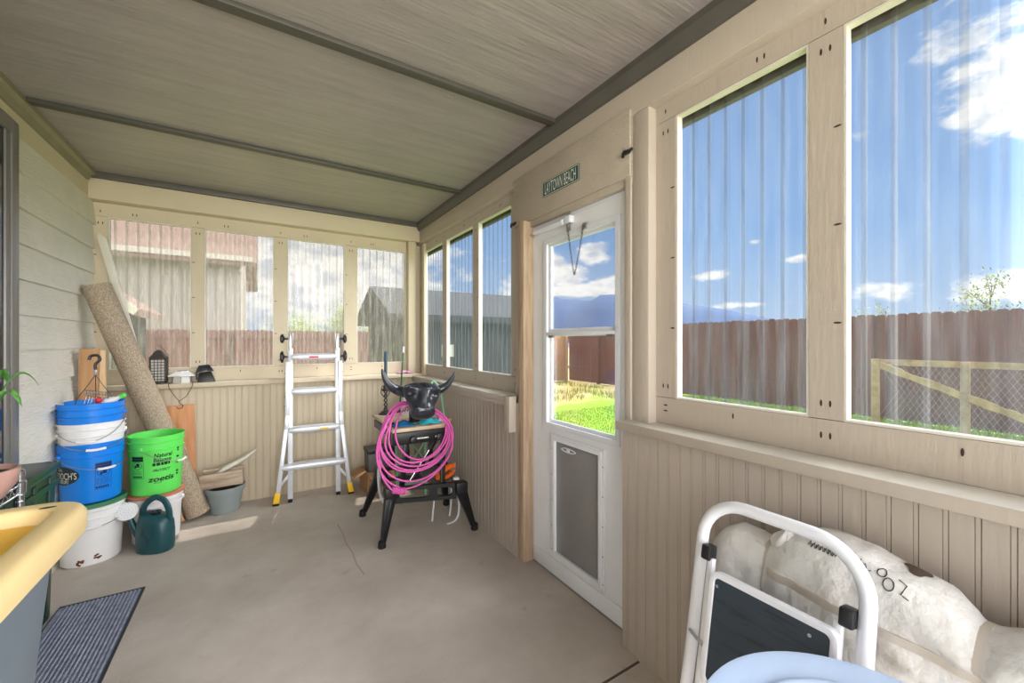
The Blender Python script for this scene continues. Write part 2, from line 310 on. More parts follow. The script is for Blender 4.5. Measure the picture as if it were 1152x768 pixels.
# ------------------------------------------------------------------ mesh builder
class MB:
    def __init__(s):
        s.v = []; s.f = []; s.m = []
    def add(s, verts, faces, mi=0, mat=None):
        o = len(s.v)
        s.v += [tuple(mat @ Vector(p)) if mat else tuple(p) for p in verts]
        s.f += [tuple(i + o for i in f) for f in faces]
        s.m += [mi] * len(faces)
        return s
    def box(s, x0, x1, y0, y1, z0, z1, mi=0, mat=None):
        v = [(x0, y0, z0), (x1, y0, z0), (x1, y1, z0), (x0, y1, z0), (x0, y0, z1), (x1, y0, z1), (x1, y1, z1), (x0, y1, z1)]
        return s.add(v, [(3, 2, 1, 0), (4, 5, 6, 7), (0, 1, 5, 4), (1, 2, 6, 5), (2, 3, 7, 6), (3, 0, 4, 7)], mi, mat)
    def hexa(s, lo, hi, mi=0):
        """eight corners: four below, four above, same order"""
        return s.add(list(lo) + list(hi), [(3, 2, 1, 0), (4, 5, 6, 7), (0, 1, 5, 4), (1, 2, 6, 5), (2, 3, 7, 6), (3, 0, 4, 7)], mi)
    def beam(s, a, b, w, t, up=(0, 0, 1), mi=0, w2=None, t2=None):
        """rectangular bar from a to b: w across, t along the up-ish direction"""
        a, b = Vector(a), Vector(b); d = (b - a).normalized(); u = Vector(up)
        side = d.cross(u)
        if side.length < 1e-5: side = d.cross(Vector((1, 0, 0)))
        side.normalize(); u = side.cross(d).normalized()
        w2 = w if w2 is None else w2; t2 = t if t2 is None else t2
        lo = [a + side * (i * w / 2) + u * (j * t / 2) for i, j in ((-1, -1), (1, -1), (1, 1), (-1, 1))]
        hi = [b + side * (i * w2 / 2) + u * (j * t2 / 2) for i, j in ((-1, -1), (1, -1), (1, 1), (-1, 1))]
        return s.hexa(lo, hi, mi)
    def tube(s, pts, r, n=10, closed=False, mi=0, caps=True, sx=1.0, ref=None):
        """round bar along points; r is a number or a list, sx flattens it"""
        P = [Vector(p) for p in pts]; k = len(P)
        R = r if isinstance(r, (list, tuple)) else [r] * k
        T = []
        for i in range(k):
            a = P[(i - 1) % k] if closed or i > 0 else P[i]
            b = P[(i + 1) % k] if closed or i < k - 1 else P[i]
            T.append((b - a).normalized())
        u = Vector(ref) if ref else (Vector((0, 0, 1)) if abs(T[0].z) < .9 else Vector((1, 0, 0)))
        u = (u - T[0] * u.dot(T[0])).normalized()
        V = []
        for i in range(k):
            if i: u = (u - T[i] * u.dot(T[i])).normalized()
            w = T[i].cross(u)
            for j in range(n):
                a = 2 * PI * j / n
                V.append(P[i] + (u * math.cos(a) * sx + w * math.sin(a)) * R[i])
        Fc = []
        for i in range(k if closed else k - 1):
            for j in range(n):
                i2 = (i + 1) % k
                Fc.append((i * n + j, i * n + (j + 1) % n, i2 * n + (j + 1) % n, i2 * n + j))
        if caps and not closed:
            Fc.append(tuple(reversed(range(n)))); Fc.append(tuple((k - 1) * n + j for j in range(n)))
        return s.add(V, Fc, mi)
    def lathe(s, prof, n=32, mi=0, mat=None, closed=False):
        V = []; k = len(prof)
        for r, z in prof:
            for j in range(n):
                a = 2 * PI * j / n; V.append((r * math.cos(a), r * math.sin(a), z))
        Fc = []
        for i in range(k if closed else k - 1):
            i2 = (i + 1) % k
            for j in range(n):
                Fc.append((i * n + j, i * n + (j + 1) % n, i2 * n + (j + 1) % n, i2 * n + j))
        if not closed:
            if prof[0][0] > 1e-6: Fc.append(tuple(reversed(range(n))))
            if prof[-1][0] > 1e-6: Fc.append(tuple((k - 1) * n + j for j in range(n)))
        return s.add(V, Fc, mi, mat)
    def prism(s, poly, depth, mi=0, mat=None):
        """polygon in x,y extruded along z by depth"""
        n = len(poly)
        V = [(x, y, 0) for x, y in poly] + [(x, y, depth) for x, y in poly]
        Fc = [tuple(reversed(range(n))), tuple(range(n, 2 * n))] + [(i, (i + 1) % n, (i + 1) % n + n, i + n) for i in range(n)]
        return s.add(V, Fc, mi, mat)
    def loft(s, rings, mi=0, caps=True):
        n = len(rings[0]); V = [p for r in rings for p in r]; Fc = []
        for i in range(len(rings) - 1):
            for j in range(n):
                Fc.append((i * n + j, i * n + (j + 1) % n, (i + 1) * n + (j + 1) % n, (i + 1) * n + j))
        if caps:
            Fc.append(tuple(reversed(range(n)))); Fc.append(tuple((len(rings) - 1) * n + j for j in range(n)))
        return s.add(V, Fc, mi)
    def build(s, name, mats, parent=None, bevel=0.0, seg=2, smooth=35, subsurf=0, loc=None):
        me = bpy.data.meshes.new(name)
        me.from_pydata(s.v, [], s.f)
        if not isinstance(mats, (list, tuple)): mats = [mats]
        for m_ in mats: me.materials.append(m_)
        for p, mi in zip(me.polygons, s.m): p.material_index = mi
        bm = bmesh.new(); bm.from_mesh(me)
        bmesh.ops.remove_doubles(bm, verts=bm.verts, dist=1e-6)
        bmesh.ops.recalc_face_normals(bm, faces=bm.faces)
        if bevel:
            ed = [e for e in bm.edges if len(e.link_faces) == 2 and e.calc_face_angle(0) > math.radians(40)]
            bmesh.ops.bevel(bm, geom=ed, offset=bevel, segments=seg, profile=.5, affect='EDGES', clamp_overlap=True)
        if smooth:
            lim = math.radians(smooth)
            for f in bm.faces: f.smooth = True
            for e in bm.edges:
                if len(e.link_faces) != 2 or e.calc_face_angle(0) > lim: e.smooth = False
        bm.to_mesh(me); bm.free()
        o = bpy.data.objects.new(name, me); COL.objects.link(o)
        if parent: o.parent = parent
        if loc: o.location = loc
        if subsurf:
            md = o.modifiers.new('subdivision', 'SUBSURF'); md.levels = subsurf; md.render_levels = subsurf
        return o

def thing(name, label, cat, loc=(0, 0, 0), rotz=0.0, group=None):
    o = bpy.data.objects.new(name, None); COL.objects.link(o)
    o.empty_display_size = .05
    o.location = loc; o.rotation_euler = (0, 0, rotz)
    o['label'] = label; o['category'] = cat
    if group: o['group'] = group
    return o
def tag(o, label, cat, group=None, kind=None):
    o['label'] = label; o['category'] = cat
    if group: o['group'] = group
    if kind: o['kind'] = kind
    return o
def struct(o):
    o['kind'] = 'structure'
    return o
def arc(cx, cy, r, a0, a1, n):
    return [(cx + r * math.cos(a0 + (a1 - a0) * i / n), cy + r * math.sin(a0 + (a1 - a0) * i / n)) for i in range(n + 1)]
def rrect(x0, x1, y0, y1, r, n=5):
    return arc(x1 - r, y0 + r, r, -PI / 2, 0, n) + arc(x1 - r, y1 - r, r, 0, PI / 2, n) + arc(x0 + r, y1 - r, r, PI / 2, PI, n) + arc(x0 + r, y0 + r, r, PI, 1.5 * PI, n)
def frame_prism(mb, outer, inner, depth, mi=0, mat=None):
    """ring between two outlines of equal length, extruded along z"""
    n = len(outer)
    V = [(x, y, 0) for x, y in outer] + [(x, y, 0) for x, y in inner] + [(x, y, depth) for x, y in outer] + [(x, y, depth) for x, y in inner]
    Fc = []
    for i in range(n):
        j = (i + 1) % n
        Fc += [(i, n + i, n + j, j), (2 * n + i, 2 * n + j, 3 * n + j, 3 * n + i), (i, j, 2 * n + j, 2 * n + i), (n + i, 3 * n + i, 3 * n + j, n + j)]
    return mb.add(V, Fc, mi, mat)
def smooth_pts(pts, n=6, closed=False):
    """Catmull-Rom through points"""
    P = [Vector(p) for p in pts]; k = len(P); out = []
    for i in range(k if closed else k - 1):
        g = lambda q: P[q % k] if closed else P[max(0, min(k - 1, q))]
        a, b, c, d = g(i - 1), g(i), g(i + 1), g(i + 2)
        for j in range(n):
            t = j / n
            out.append(.5 * ((2 * b) + (c - a) * t + (2 * a - 5 * b + 4 * c - d) * t * t + (3 * b - a - 3 * c + d) * t ** 3))
    if not closed: out.append(P[-1])
    return out
def text_mesh(s, size, width=None, bold=0.0):
    """flat letters as (verts, faces), starting at x = 0 and centred on y"""
    cu = bpy.data.curves.new('letters', 'FONT'); cu.body = s; cu.size = size; cu.align_x = 'LEFT'; cu.resolution_u = 3; cu.offset = bold
    ob = bpy.data.objects.new('letters', cu); COL.objects.link(ob)
    dg = bpy.context.evaluated_depsgraph_get(); me = bpy.data.meshes.new_from_object(ob.evaluated_get(dg))
    v = [tuple(p.co) for p in me.vertices]; f = [tuple(p.vertices) for p in me.polygons]
    bpy.data.objects.remove(ob); bpy.data.curves.remove(cu); bpy.data.meshes.remove(me)
    x0 = min(p[0] for p in v); x1 = max(p[0] for p in v); y0 = min(p[1] for p in v); y1 = max(p[1] for p in v)
    k = (width / (x1 - x0)) if width else 1.0
    return [((p[0] - x0) * k, p[1] - (y0 + y1) / 2, 0) for p in v], f

# ================================================================== the room
RX, BY, LX = 1.40, 4.20, -1.065        # beadboard and siding faces
FX, FY = 1.50, 4.27                    # window frame faces
CZ = 2.63                              # ceiling
struct(MB().box(-1.3, 1.62, -1.05, 4.36, -.12, 0).build('floor', M['concrete']))
struct(MB().box(-1.06, 1.39, 1.186, 1.197, .0002, .0012).build('trim_27', M['joint'], smooth=0))
jm = MB()
rnd = random.Random(3)
pts = [(.505, 3.30, .0012), (.512, 3.1, .0012), (.506, 2.95, .0012), (.52, 2.8, .0012), (.514, 2.64, .0012), (.53, 2.5, .0012)]
for a, b in zip(pts, pts[1:]): jm.beam(a, b, .009, .001)
struct(jm.build('trim_1', M['crack'], smooth=0))

def bead_profile(u0, u1, pitch=.052):
    p = [(u0, 0)]; u = u0 + pitch * .5
    while u < u1 - .012:
        p += [(u - .0062, 0), (u - .005, .0035), (u - .0038, .0008), (u + .0038, .0008), (u + .005, .0035), (u + .0062, 0)]; u += pitch
    return p + [(u1, 0)]
def bead_wall(name, u0, u1, z0, z1, place, depth=.08, mat='bead'):
    pr = bead_profile(u0, u1); n = len(pr)
    V = [place(u, d, z0) for u, d in pr] + [place(u, d, z1) for u, d in pr] + [place(u0, depth, z0), place(u1, depth, z0), place(u0, depth, z1), place(u1, depth, z1)]
    F = [(i, i + 1, n + i + 1, n + i) for i in range(n - 1)]
    a, b, c, d = 2 * n, 2 * n + 1, 2 * n + 2, 2 * n + 3
    F += [(a, c, d, b), (0, n, c, a), (n - 1, b, d, 2 * n - 1), tuple(range(n)) + (b, a), tuple(range(n, 2 * n)) + (d, c)]
    return struct(MB().add(V, F).build(name, M[mat], smooth=0))
bead_wall('wall_right', -1.0, 1.295, 0, .985, lambda u, d, z: (RX + d, u, z))
bead_wall('wall_right_far', 2.165, 4.22, 0, .985, lambda u, d, z: (RX + d, u, z))
bead_wall('wall_back', LX - .02, RX, 0, 1.008, lambda u, d, z: (u, BY + d, z), mat='warmlitbead')

# sills
s2_ = MB().box(1.362, 1.545, -1.0, 1.302, .985, 1.022); s2_.m[1] = 1
struct(s2_.build('trim_2', [M['paint'], M['sillpaint']], bevel=.004))
s3 = MB().box(1.362, 1.545, 2.235, 4.14, .985, 1.022); s3.m[1] = 1; s3.box(1.372, 1.40, 2.235, 4.14, .955, .985)
struct(s3.build('trim_3', [M['paint'], M['sillpaint']], bevel=.004))
struct(MB().box(1.345, 1.399, 2.185, 2.255, .80, 1.03).build('trim_4', M['paint'], bevel=.006))
s5 = MB().box(LX, 1.52, 4.135, 4.33, 1.008, 1.045); s5.m[1] = 1
struct(s5.build('trim_5', [M['warmlit'], M['sillpaint']], bevel=.004))

def holes(mb, spots, place):
    """dark screw holes: pairs of little lens shapes on a board"""
    for u, z, horiz, pair in spots:
        for k in ((-1, 1) if pair else (0,)):
            du, dz = (0, k * .012) if horiz else (k * .012, 0)
            n = 8; L_, W_ = .011, .0035
            ring = [((math.cos(2 * PI * i / n) * (L_ if horiz else W_)), math.sin(2 * PI * i / n) * (W_ if horiz else L_)) for i in range(n)]
            V = [place(u + du + a, -.0006, z + dz + b) for a, b in ring] + [place(u + du + a * .6, .001, z + dz + b * .6) for a, b in ring]
            mb.add(V, [tuple(range(n))] + [(i, (i + 1) % n, (i + 1) % n + n, i + n) for i in range(n)], 1)
def frame_boards(name, openings, u0, u1, z0, z1, zt, place, th=.035, mat='paint'):
    """one run of window framing: rails and stiles butted together"""
    mb = MB()
    def brd(a, b, c, d):
        g = .0012
        V = [place(x, y, z) for y in (0, th) for x, z in ((a + g, c + g), (b - g, c + g), (b - g, d - g), (a + g, d - g))]
        mb.add(V, [(0, 1, 2, 3), (7, 6, 5, 4), (0, 4, 5, 1), (1, 5, 6, 2), (2, 6, 7, 3), (3, 7, 4, 0)])
    brd(u0, u1, z1, zt[1]); brd(u0, u1, zt[0], z0)
    e = [u0] + [v for o in openings for v in o] + [u1]
    sp = []
    for i in range(0, len(e), 2):
        if e[i + 1] - e[i] > .02:
            brd(e[i], e[i + 1], z0, z1)
            c = (e[i] + e[i + 1]) / 2
            sp += [(c, z0 + .05, False, True), (c, z1 - .05, False, True), (c, z0 - .05, False, True) if i % 4 == 0 else (c, z0 - .045, True, True), (c, z1 + .04, False, False)]
            for zz in (.25, .5, .75): sp.append((e[i] + .015, z0 + (z1 - z0) * zz, True, False))
    for a, b in openings: sp += [((a + b) / 2, z0 - .035, False, False), (a * .7 + b * .3, z1 + .04, False, True)]
    holes(mb, sp, place)
    return struct(mb.build(name, [M[mat], M['hole']], smooth=0))
PR = lambda u, d, z: (FX + d, u, z)
PB = lambda u, d, z: (u, FY + d, z)
near_op = [(-.56, -.07), (.02, .508), (.60, 1.09)]
far_op = [(2.41, 2.915), (3.01, 3.57), (3.665, 4.165)]
back_op = [(-.976, -.476), (-.388, .116), (.225, .722), (.835, 1.326)]
frame_boards('trim_6', near_op, -1.0, 1.19, 1.137, 2.339, (1.022, 2.43), PR)
frame_boards('trim_7', far_op, 2.285, 4.27, 1.137, 2.339, (1.022, 2.43), PR)
frame_boards('trim_8', back_op, LX, 1.50, 1.16, 2.332, (1.045, 2.44), PB, mat='warmlit')

def corrugated(u0, u1, z0, z1, place, ph=0.0, pitch=.068, amp=.007):
    prof = []; u = u0; k = 0
    offs = [(0, -1), (.20, -1), (.27, -.6), (.43, .6), (.50, 1), (.70, 1), (.77, .6), (.93, -.6)]
    u = u0 - ph * pitch
    while u < u1:
        for a, h in offs:
            q = u + a * pitch
            if u0 <= q <= u1: prof.append((q, h * amp))
        u += pitch
    n = len(prof)
    V = [place(q, h, z0) for q, h in prof] + [place(q, h, z1) for q, h in prof]
    return MB().add(V, [(i, i + 1, n + i + 1, n + i) for i in range(n - 1)])
wn = 0
def window(op, z0, z1, place, mat, ph):
    global wn; wn += 1
    a, b = op; t = .007
    mb = MB()
    for x0, x1, c, d in ((a, a + t, z0, z1), (b - t, b, z0, z1), (a + t, b - t, z0, z0 + t), (a + t, b - t, z1 - t, z1)):
        V = [place(x, y, z) for y in (.002, .034) for x, z in ((x0, c), (x1, c), (x1, d), (x0, d))]
        mb.add(V, [(0, 1, 2, 3), (7, 6, 5, 4), (0, 4, 5, 1), (1, 5, 6, 2), (2, 6, 7, 3), (3, 7, 4, 0)])
    w = struct(mb.build('window_%d' % wn, M['sillpaint'], smooth=0))
    pm = corrugated(a - .03, b + .03, z0 - .03, z1 - .006, lambda u, h, z: place(u, .044 + h, z), ph)
    pm.build('corrugated_pane', mat, w, smooth=28)
for i, op in enumerate(back_op): window(op, 1.16, 2.332, PB, M['hazepane'], .3 * i)
for i, op in enumerate(far_op): window(op, 1.137, 2.339, PR, M['clearpane'], .37 * i)
for i, op in enumerate(near_op): window(op, 1.137, 2.339, PR, M['clearpane'], .25 * i)

# headers, posts, trims
struct(MB().box(1.45, 1.56, -1.0, 4.33, 2.415, CZ).build('trim_9', M['paint'], bevel=.004))
struct(MB().box(LX - .02, 1.45, 4.17, 4.33, 2.435, CZ).build('trim_10', M['warmlit'], bevel=.004))
struct(MB().box(1.45, 1.56, 1.19, 1.28, 0, 2.415).build('trim_11', M['paint'], bevel=.005))
struct(MB().box(1.442, 1.53, 1.284, 1.322, .0, 2.135).build('trim_12', M['paint'], bevel=.003))
struct(MB().box(1.452, 1.56, 2.167, 2.285, 0, 2.415).build('trim_13', M['paint'], bevel=.004))
struct(MB().box(1.335, 1.415, 4.19, 4.269, 1.046, 2.434).box(1.47, 1.499, 4.10, 4.20, 1.023, 2.414).build('trim_14', M['warmlit'], bevel=.006))
ply = MB().box(1.436, 1.449, 1.285, 2.285, 2.135, 2.447).box(1.449, 1.56, 1.28, 2.167, 2.10, 2.414)
struct(ply.build('trim_15', M['paint_rough'], bevel=.002))
struct(MB().box(1.478, 1.56, 1.28, 2.0995, 2.074, 2.0995).build('trim_26', M['vinyl']))
struct(MB().box(1.398, 1.474, 2.102, 2.163, 0, 2.134).build('trim_16', M['rawwood'], bevel=.003))
struct(MB().box(1.476, 1.56, 2.100, 2.166, 0, 2.10).build('trim_17', M['vinyl'], bevel=.003))
struct(MB().prism([(1.45, 2.55), (1.432, 2.55), (1.412, 2.60), (1.412, CZ), (1.45, CZ)], 5.17, mat=Matrix(((1, 0, 0, 0), (0, 0, 1, -1.0), (0, 1, 0, 0), (0, 0, 0, 1)))).build('trim_18', M['ceiltrim'], smooth=0))
struct(MB().box(LX, 1.412, 4.135, 4.17, 2.585, CZ).build('trim_19', M['ceiltrim'], bevel=.003))
struct(MB().prism([(LX - .01, 2.556), (LX + .02, 2.556), (LX + .03, 2.59), (LX + .055, 2.60), (LX + .055, CZ), (LX - .01, CZ)], 5.13, mat=Matrix(((1, 0, 0, 0), (0, 0, 1, -1.0), (0, 1, 0, 0), (0, 0, 0, 1)))).build('trim_20', M['olivetrim'], smooth=0))
# ceiling with its eave
struct(MB().box(-1.35, 1.95, -1.0, 4.372, CZ, CZ + .1).build('ceiling', M['ceil']))
for i, y in enumerate((3.09, 1.825, .565, -.70)):
    struct(MB().box(LX + .06, 1.415, y - .026, y + .026, CZ - .022, CZ + .001).build('trim_%d' % (21 + i), M['batten'], bevel=.003))

struct(MB().box(1.562, 1.59, -1.0, 4.36, 2.32, 2.56).build('trim_28', M['soffit']))
struct(MB().box(-1.1, 1.56, 4.335, 4.36, 2.365, 2.56).build('trim_29', M['soffit']))
# left wall: lapped siding, frieze, patio door casing
sd = MB(); zt = 2.445; k = 0
while zt > 0:
    zb = max(zt - .185, 0)
    th = .022
    V = [(LX + th, y, zb) for y in (-1.0, 4.28)] + [(LX + .002, y, zt + .004) for y in (-1.0, 4.28)] + [(LX - .03, y, zb) for y in (-1.0, 4.28)] + [(LX - .03, y, zt + .004) for y in (-1.0, 4.28)]
    sd.add(V, [(0, 1, 3, 2), (0, 4, 5, 1), (2, 3, 7, 6), (0, 2, 6, 4), (1, 5, 7, 3), (4, 6, 7, 5)])
    zt = zb
struct(sd.build('wall_left', M['siding'], smooth=0))
struct(MB().box(LX - .03, LX + .004, -1.0, 4.28, 2.446, CZ).build('trim_25', M['warmlit']))
dr = MB().box(LX + .002, LX + .04, 2.985, 3.055, 0, 2.475).box(LX + .002, LX + .04, .9, 2.985, 2.405, 2.475).box(LX + .002, LX + .04, .83, .9, 0, 2.475).box(LX + .004, LX + .034, 2.945, 2.985, .06, 2.405)
d2 = struct(dr.build('door_2', M['casing'], bevel=.004))
MB().box(LX + .018, LX + .026, .9, 2.945, .06, 2.405).build('glass', M['darkglass'], d2)

# ---------------------------------------------------------------- storm door
DX = 1.475
d1 = struct(MB().box(0, .001, 0, .001, 0, .001).build('door_1', M['white'])) if False else None
dm = MB()
y0, y1, dz0, dz1 = 1.285, 2.098, .012, 2.078
wy0, wy1, wz0, wz1 = 1.392, 1.955, .895, 1.965      # window opening
py0, py1, pz0, pz1 = 1.50, 1.885, .145, .815        # flap opening
def slab(a, b, c, d): dm.box(DX, DX + .038, a, b, c, d)
slab(y0, wy0, dz0, dz1); slab(wy1, y1, dz0, dz1); slab(wy0, wy1, wz1, dz1); slab(wy0, wy1, pz1, wz0); slab(wy0, wy1, dz0, pz0); slab(wy0, py0, pz0, pz1); slab(py1, wy1, pz0, pz1)
door = struct(dm.build('door_1', M['white'], smooth=0))
TR = Matrix(((0, 0, -1, DX), (1, 0, 0, 0), (0, 1, 0, 0), (0, 0, 0, 1)))      # x->Y, y->Z, depth towards the room
TRi = TR
def ringtrim(nm, o, i, dep, mat, base=0.0, par=door):
    mb = MB(); T = TR @ Matrix.Translation((0, 0, base))
    frame_prism(mb, [(o[0], o[2]), (o[1], o[2]), (o[1], o[3]), (o[0], o[3])], [(i[0], i[2]), (i[1], i[2]), (i[1], i[3]), (i[0], i[3])], dep, mat=T)
    return mb.build(nm, mat, par, bevel=.0025, smooth=0)
ringtrim('window_moulding', (1.372, 1.98, .872, 1.992), (1.40, 1.948, .90, 1.960), .014, M['vinyl'])
up = ringtrim('upper_sash', (1.385, 1.962, 1.425, 1.972), (1.415, 1.93, 1.455, 1.945), .012, M['vinyl'], base=-.018)
MB().box(DX + .012, DX + .016, 1.41, 1.935, 1.45, 1.95).build('upper_pane', M['glass'], up)
lo = ringtrim('lower_sash', (1.385, 1.962, .885, 1.425), (1.410, 1.935, .915, 1.41), .010, M['vinyl'], base=-.026)
MB().box(DX + .022, DX + .026, 1.405, 1.94, .91, 1.415).build('lower_pane', M['glass'], lo)
MB().box(DX - .014, DX + .012, 1.39, 1.955, 1.414, 1.434).build('meeting_rail', M['vinyl'], door, bevel=.003)
for yy in (1.43, 1.90): MB().box(DX - .02, DX - .006, yy - .022, yy + .022, 1.402, 1.416).build('sash_latch', M['casing'], door, bevel=.002)
pf = ringtrim('flap_frame', (1.476, 1.908, .112, .836), (1.502, 1.882, .148, .812), .012, M['white'])
ringtrim('flap_frame_lip', (1.490, 1.895, .128, .825), (1.512, 1.872, .158, .802), .018, M['white'], par=pf)
fl = MB().box(DX + .004, DX + .012, 1.506, 1.879, .148, .812).build('flap_panel', M['flap'], door, bevel=.002)
hd = MB(); frame_prism(hd, [(1.765 + .062 * math.cos(2 * PI * i / 24), .765 + .013 * math.sin(2 * PI * i / 24)) for i in range(24)], [(1.765 + .055 * math.cos(2 * PI * i / 24), .765 + .008 * math.sin(2 * PI * i / 24)) for i in range(24)], .006, mat=TR @ Matrix.Translation((0, 0, -.004)))
hd.box(DX - .004, DX + .004, 1.755, 1.775, .758, .772)
hd.build('flap_pull', M['vinyl'], fl)
sc = MB()
for zz in (.16, .3, .45, .6, .75):
    for yy in (1.482, 1.902): sc.lathe([(.004, 0), (.004, .002), (0, .0026)], 8, mat=Matrix.Translation((DX - .0118, yy, zz)) @ Matrix.Rotation(-PI / 2, 4, 'Y'))
sc.build('flap_screws', M['galv'], pf)
MB().box(DX - .006, DX, 1.287, 2.096, .012, .105).build('kick_plate', M['white'], door, bevel=.002)
MB().box(DX - .003, DX + .05, 1.283, 2.099, .0, .011).build('threshold', M['galv'], door)
kn = MB().tube(smooth_pts([(DX + .075, 1.365, 1.0), (DX + .085, 1.40, 1.004), (DX + .08, 1.445, .985), (DX + .072, 1.452, .965)], 4), .009, 8).tube([(DX + .08, 1.37, 1.0), (DX + .038, 1.37, 1.0)], .008, 8)
kn.box(DX + .0385, DX + .044, 1.352, 1.388, .93, 1.06).build('door_handle', M['black'], door)

# door closer, its bracket, latch chain, clips
cl = thing('door_closer', 'white tubular door closer across the top of the storm door', 'door closer', (1.45, 2.06, 2.045))
def W(o, p): return tuple(Vector(p) - o.location)
MB().tube([W(cl, (1.452, 2.055, 2.052)), W(cl, (1.452, 1.775, 2.052))], .0175, 14).build('tube', M['vinyl'], cl)
MB().tube([W(cl, (1.452, 2.105, 2.045)), W(cl, (1.452, 2.05, 2.052))], .006, 8).build('hinge_rod', M['steel'], cl)
MB().box(-.03, -.005, .075, .106, -.02, .0).build('hinge_bracket', M['steel'], cl)
MB().box(-.008, .024, -.345, -.30, -.01, .03).tube([W(cl, (1.452, 1.78, 2.052)), W(cl, (1.452, 1.745, 2.055))], .006, 8).build('door_bracket', M['vinyl'], cl, bevel=.002)
ch = thing('latch_chain', 'thin hanging chain and steel latch at the top of the door window', 'chain', (1.455, 1.735, 2.08))
MB().box(-.004, .0, -.016, .016, -.09, .05).lathe([(.008, 0), (.008, .008), (0, .01)], 10, mat=Matrix.Translation((-.004, 0, -.06)) @ Matrix.Rotation(-PI / 2, 4, 'Y')).build('latch_plate', M['galv'], ch)
lk = MB(); cp = []
for i in range(27):
    t = i / 26
    y = .0 - .125 * t; z = -.09 - .25 * (1 - (2 * abs(t - .42) / 1.16 if t > .42 else 2 * abs(t - .42) / .84) ** 1.15)
    cp.append(Vector((-.006, y, max(z, -.34))))
for i in range(26):
    a, b = cp[i], cp[i + 1]; dv = (b - a); c = (a + b) / 2; dn = dv.normalized(); sd_ = Vector((1, 0, 0)) if i % 2 else dn.cross(Vector((1, 0, 0)))
    h = dv.length * .62
    ring = [c + dn * (math.cos(2 * PI * k / 10) * h) + sd_ * (math.sin(2 * PI * k / 10) * .0045) for k in range(10)]
    lk.tube(ring, .0014, 5, closed=True)
lk.build('chain_links', M['wire'], ch)
MB().box(-.002, .012, -.14, -.112, -.105, -.075).build('chain_anchor', M['galv'], ch)
for (y, z, lb) in ((1.292, 2.245, 'black plastic clip on the right post beside the plywood over the door'), (2.275, 2.155, 'black plastic clip at the left lower corner of the plywood over the door')):
    c = MB().tube(smooth_pts([(-.002, .03, -.012), (-.012, .012, .004), (-.010, -.012, -.002), (-.004, -.03, .008)], 4), .007, 8).box(-.012, 0, -.014, .014, -.008, .008).build('cable_clip', M['black'], loc=(1.436 if y > 2 else 1.434, y, z))
    tag(c, lb, 'clip', 'black clips around the door')
# street-style sign
sg = thing('name_sign', 'small green metal street sign above the storm door', 'sign', (1.436, 1.79, 2.278))
SW, SH = .330, .092
TS = Matrix(((0, 0, -1, 0), (-1, 0, 0, 0), (0, 1, 0, 0), (0, 0, 0, 1)))      # letters run towards the camera side
sb = MB().prism(rrect(-SW / 2, SW / 2, -SH / 2, SH / 2, .012), .002, mat=TS).build('plate', M['deepgreen'], sg)
bd = MB(); frame_prism(bd, rrect(-SW / 2 + .004, SW / 2 - .004, -SH / 2 + .004, SH / 2 - .004, .01), rrect(-SW / 2 + .0065, SW / 2 - .0065, -SH / 2 + .0065, SH / 2 - .0065, .008), .0006, mat=TS @ Matrix.Translation((0, 0, .002)))
bd.build('border', M['wht_ink'], sg)
v, f = text_mesh('LAYTOWN BEACH', .06, .275)
MB().add([(x - .1375, y * 1.55, .0028) for x, y, z in v], f, mat=TS).build('lettering', M['wht_ink'], sg, smooth=0)

# ================================================================== outside
struct(MB().box(-60, 60, -60, 90, -.5, -.035).build('ground', M['lawn']))
struct(MB().box(-5, 5, -7, -1.06, -.034, -.004).build('bounce_slab', M['bounce_slab']))  # unseen slab added behind the camera to bounce sunlight up to the ceiling
def fence(label, ax, ay, bx, by, h, mat, group, step=.142):
    A, B = Vector((ax, ay, 0)), Vector((bx, by, 0)); L_ = (B - A).length; dr_ = (B - A) / L_
    t = thing('wood_fence', label, 'fence', (ax, ay, -.036), math.atan2(dr_.y, dr_.x), group)
    mb = MB(); n = int(L_ / step); rr = random.Random(int(ax * 10 + L_))
    for i in range(n):
        x = i * step; hh = h + .036 + rr.uniform(-.012, .012); w = step - .002; c = .028; dy = rr.uniform(-.004, .004)
        poly = [(x, .02), (x + w, .02), (x + w, hh - c), (x + w - c, hh), (x + c, hh), (x, hh - c)]
        mb.prism(poly, .018, mat=Matrix(((1, 0, 0, 0), (0, 0, -1, dy), (0, 1, 0, 0), (0, 0, 0, 1))))
    mb.build('pickets', mat, t, smooth=0)
    for z in (.45, 1.50): MB().box(0, L_, .002, .04, z, z + .09).build('rail', mat, t)
    x = 0
    while x < L_: MB().box(x, x + .09, .04, .13, 0, h).build('post', mat, t); x += 2.4
    return t
# the yard side of each fence is its local -y side
f1 = fence('long dark red stained picket fence seen through the big right windows', 9.6, -2.2, 9.6, 11.55, 1.87, M['fence'], None)
f2 = fence('tan stretch of fence meeting the red fence at the corner, seen through the door', 9.38, 11.35, 4.4, 11.6, 1.80, M['fencetan'], None)
f3 = fence('dark red back fence behind the four back windows', 4.4, 11.6, -13.0, 12.9, 1.66, M['fenceback'], None)

